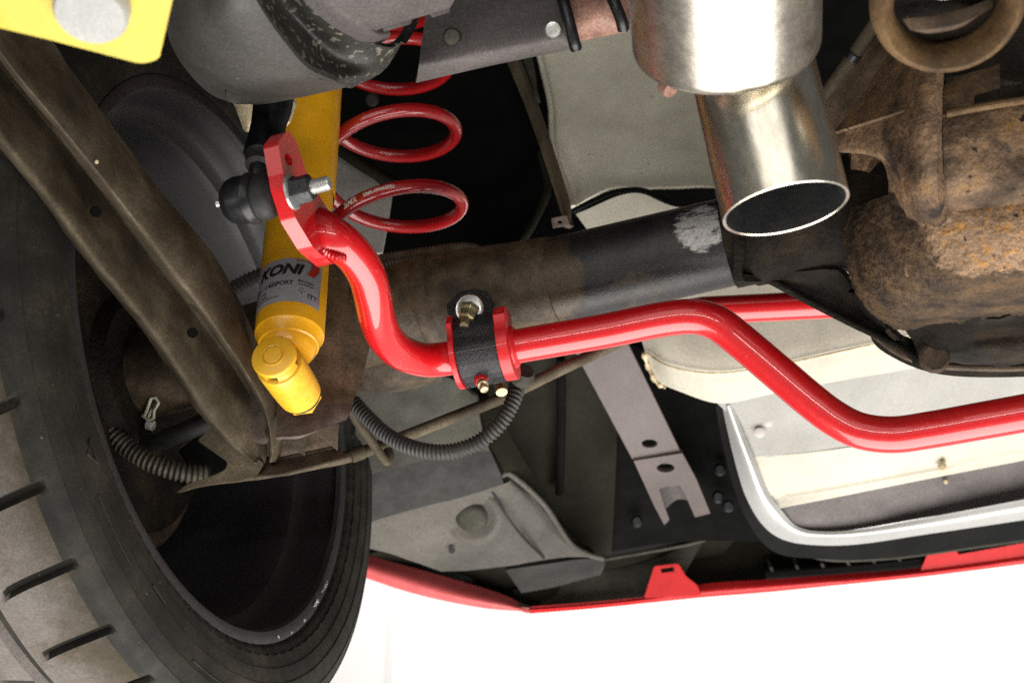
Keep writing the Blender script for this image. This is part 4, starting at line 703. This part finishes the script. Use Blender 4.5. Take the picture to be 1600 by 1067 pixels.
MB().patch(G([(752, 640, 1.63), (775, 640, 1.66)], [(770, 700, 1.66), (820, 720, 1.72)], [(795, 742, 1.70), (870, 800, 1.79)], [(850, 790, 1.74), (910, 850, 1.83)], [(900, 855, 1.79), (935, 872, 1.85)]), 5, 5, .004).build('side_wall', OLDK, rl, 60)
MB().patch(G([(790, 890, 1.80), (860, 880, 1.80), (900, 874, 1.81), (946, 872, 1.82)], [(800, 905, 1.82), (865, 900, 1.82), (905, 892, 1.83), (944, 886, 1.84)], [(815, 926, 1.86), (870, 916, 1.86), (910, 905, 1.87), (938, 898, 1.87)]), 5, 6, .006).build('end_bracket', RAILD, rl, 60)
# ------------------------------------------------------------------ bumper
bu = thing('rear_bumper', 'red rear bumper cover seen from inside along the bottom', 'bumper', P(900, 930, 2.0))
MB().patch(G([(380, 800, 2.10), (560, 862, 2.06), (700, 902, 2.04), (790, 930, 2.03), (822, 952, 2.03)], [(380, 822, 2.08), (560, 882, 2.04), (690, 922, 2.02), (780, 944, 2.01), (826, 954, 2.02)], [(380, 840, 2.08), (560, 899, 2.045), (650, 928, 2.03), (750, 949, 2.02), (832, 956, 2.03)]), 5, 8, .004).build('bumper_corner', RED_REFL, bu, 60)
MB().patch(G([(560, 845, 2.10), (700, 884, 2.08), (800, 915, 2.07), (900, 930, 2.06)], [(560, 864, 2.065), (700, 904, 2.045), (790, 932, 2.035), (840, 952, 2.035)]), 4, 6, .004).build('inner_lip', OLDK, bu, 60)
MB().patch(G([(800, 920, 2.05), (880, 915, 2.05)], [(812, 946, 2.045), (880, 935, 2.045)], [(820, 954, 2.04), (870, 953, 2.04)]), 3, 3, .004).build('corner_filler', OLDK, bu)
MB().patch(G([(800, 925, 2.06), (900, 900, 2.05), (1000, 880, 2.04), (1100, 842, 2.02)], [(820, 940, 2.05), (920, 925, 2.04), (1000, 910, 2.03), (1070, 895, 2.02)], [(835, 953, 2.035), (920, 944, 2.03), (1010, 934, 2.02), (1050, 930, 2.015)]), 5, 6, .004).build('inner_flange', RAILG, bu, 60)
MB().patch(G([(824, 950, 2.03), (920, 942, 2.02), (1010, 932, 2.01), (1100, 912, 1.995), (1200, 905, 1.98), (1320, 896, 1.965), (1440, 886, 1.95), (1600, 862, 1.93), (1740, 840, 1.91)], [(828, 953, 2.02), (920, 946, 2.01), (1010, 937, 2.0), (1100, 926, 1.985), (1200, 918, 1.97), (1320, 908, 1.955), (1440, 896, 1.94), (1600, 876, 1.92), (1740, 858, 1.90)], [(832, 956, 2.03), (920, 950, 2.02), (1010, 942, 2.01), (1100, 933, 1.995), (1200, 925, 1.98), (1320, 913, 1.965), (1440, 901, 1.95), (1600, 881, 1.93), (1740, 863, 1.91)]), 4, 6, .006).build('bumper_edge', RED_B, bu, 60)
pl = Plane((1020, 885, 2.0), (1080, 885, 1.99), (1040, 930, 1.99))
MB().plate(pl.poly(rnd([(1006, 934), (1022, 884), (1060, 880), (1072, 900), (1090, 914), (1096, 930)], 4, 3)), pl.n * .004, [pl.poly([(1032, 888), (1052, 885), (1054, 892), (1034, 895)])]).build('bumper_tab', RED_B, bu, bevel=.001)
pl = Plane((1440, 885, 1.945), (1480, 862, 1.94), (1600, 870, 1.925))
MB().plate(pl.poly([(1436, 896), (1448, 868), (1452, 864), (1495, 861), (1498, 866), (1600, 848), (1740, 824), (1740, 850), (1600, 874)]), pl.n * .004).build('bumper_ledge', RED_B, bu, bevel=.001)
rb = thing('ribbed_absorber', 'black ribbed bumper absorber strip above the red bumper edge', 'absorber', P(1320, 890, 1.99))
MB().patch(G([(1195, 875, 2.01), (1320, 870, 1.99), (1470, 852, 1.97)], [(1195, 895, 1.99), (1320, 886, 1.97), (1470, 870, 1.95)], [(1200, 912, 2.0), (1320, 900, 1.98), (1470, 884, 1.96)]), 5, 8, .006).build('absorber_strip', TRIMK, rb, 60)
for k in range(6):
    x = 1200 + 40 * k; y = 872 - 2.6 * k; d = 2.0 - .006 * k
    MB().tube(px((x, y + 2, d), (x + 4, y + 14, d - .015), (x + 10, y + 26 - k, d - .005)), .0022, 6).build('rib', RAILG, rb, 60)
eg = thing('floor_edge', 'thin black panel edge with pale lip above the bumper', 'panel edge', P(1100, 838, 1.92))
MB().patch(G([(930, 858, 1.92), (1060, 840, 1.91), (1140, 828, 1.90), (1190, 832, 1.90), (1250, 855, 1.90)], [(932, 870, 1.925), (1060, 850, 1.915), (1140, 838, 1.905), (1186, 842, 1.905), (1246, 866, 1.90)]), 3, 8, .005).build('edge_strip', TRIMK, eg, 60)
MB().tube(cat(px((940, 874, 1.925), (1010, 862, 1.92), (1075, 850, 1.91), (1130, 835, 1.90), (1170, 832, 1.895), (1205, 842, 1.89), (1250, 862, 1.885), (1300, 874, 1.88), (1380, 872, 1.87), (1480, 860, 1.855), (1740, 822, 1.82)), 6), .0026, 8).build('pale_lip', RAILG, eg, 60)
MB().tube(cat(px((940, 860, 1.915), (1060, 843, 1.905), (1140, 832, 1.895)), 6), .0018, 8).build('pale_bead', RAILG, eg, 60)
pc = thing('bumper_liner', 'dark olive liner between thin panel edge and red bumper', 'liner', P(1140, 880, 2.03))
MB().patch(G([(1040, 830, 2.06), (1180, 820, 2.04), (1300, 840, 2.02), (1740, 780, 1.98)], [(1060, 880, 2.04), (1180, 880, 2.02), (1300, 880, 2.01), (1740, 830, 1.96)], [(1070, 918, 2.01), (1180, 912, 2.0), (1300, 904, 1.99), (1740, 860, 1.94)]), 4, 5, .004).build('liner_sheet', OLDK, pc, 60)
for o in list(bpy.data.objects):
    if '_o' in o.keys(): del o['_o']
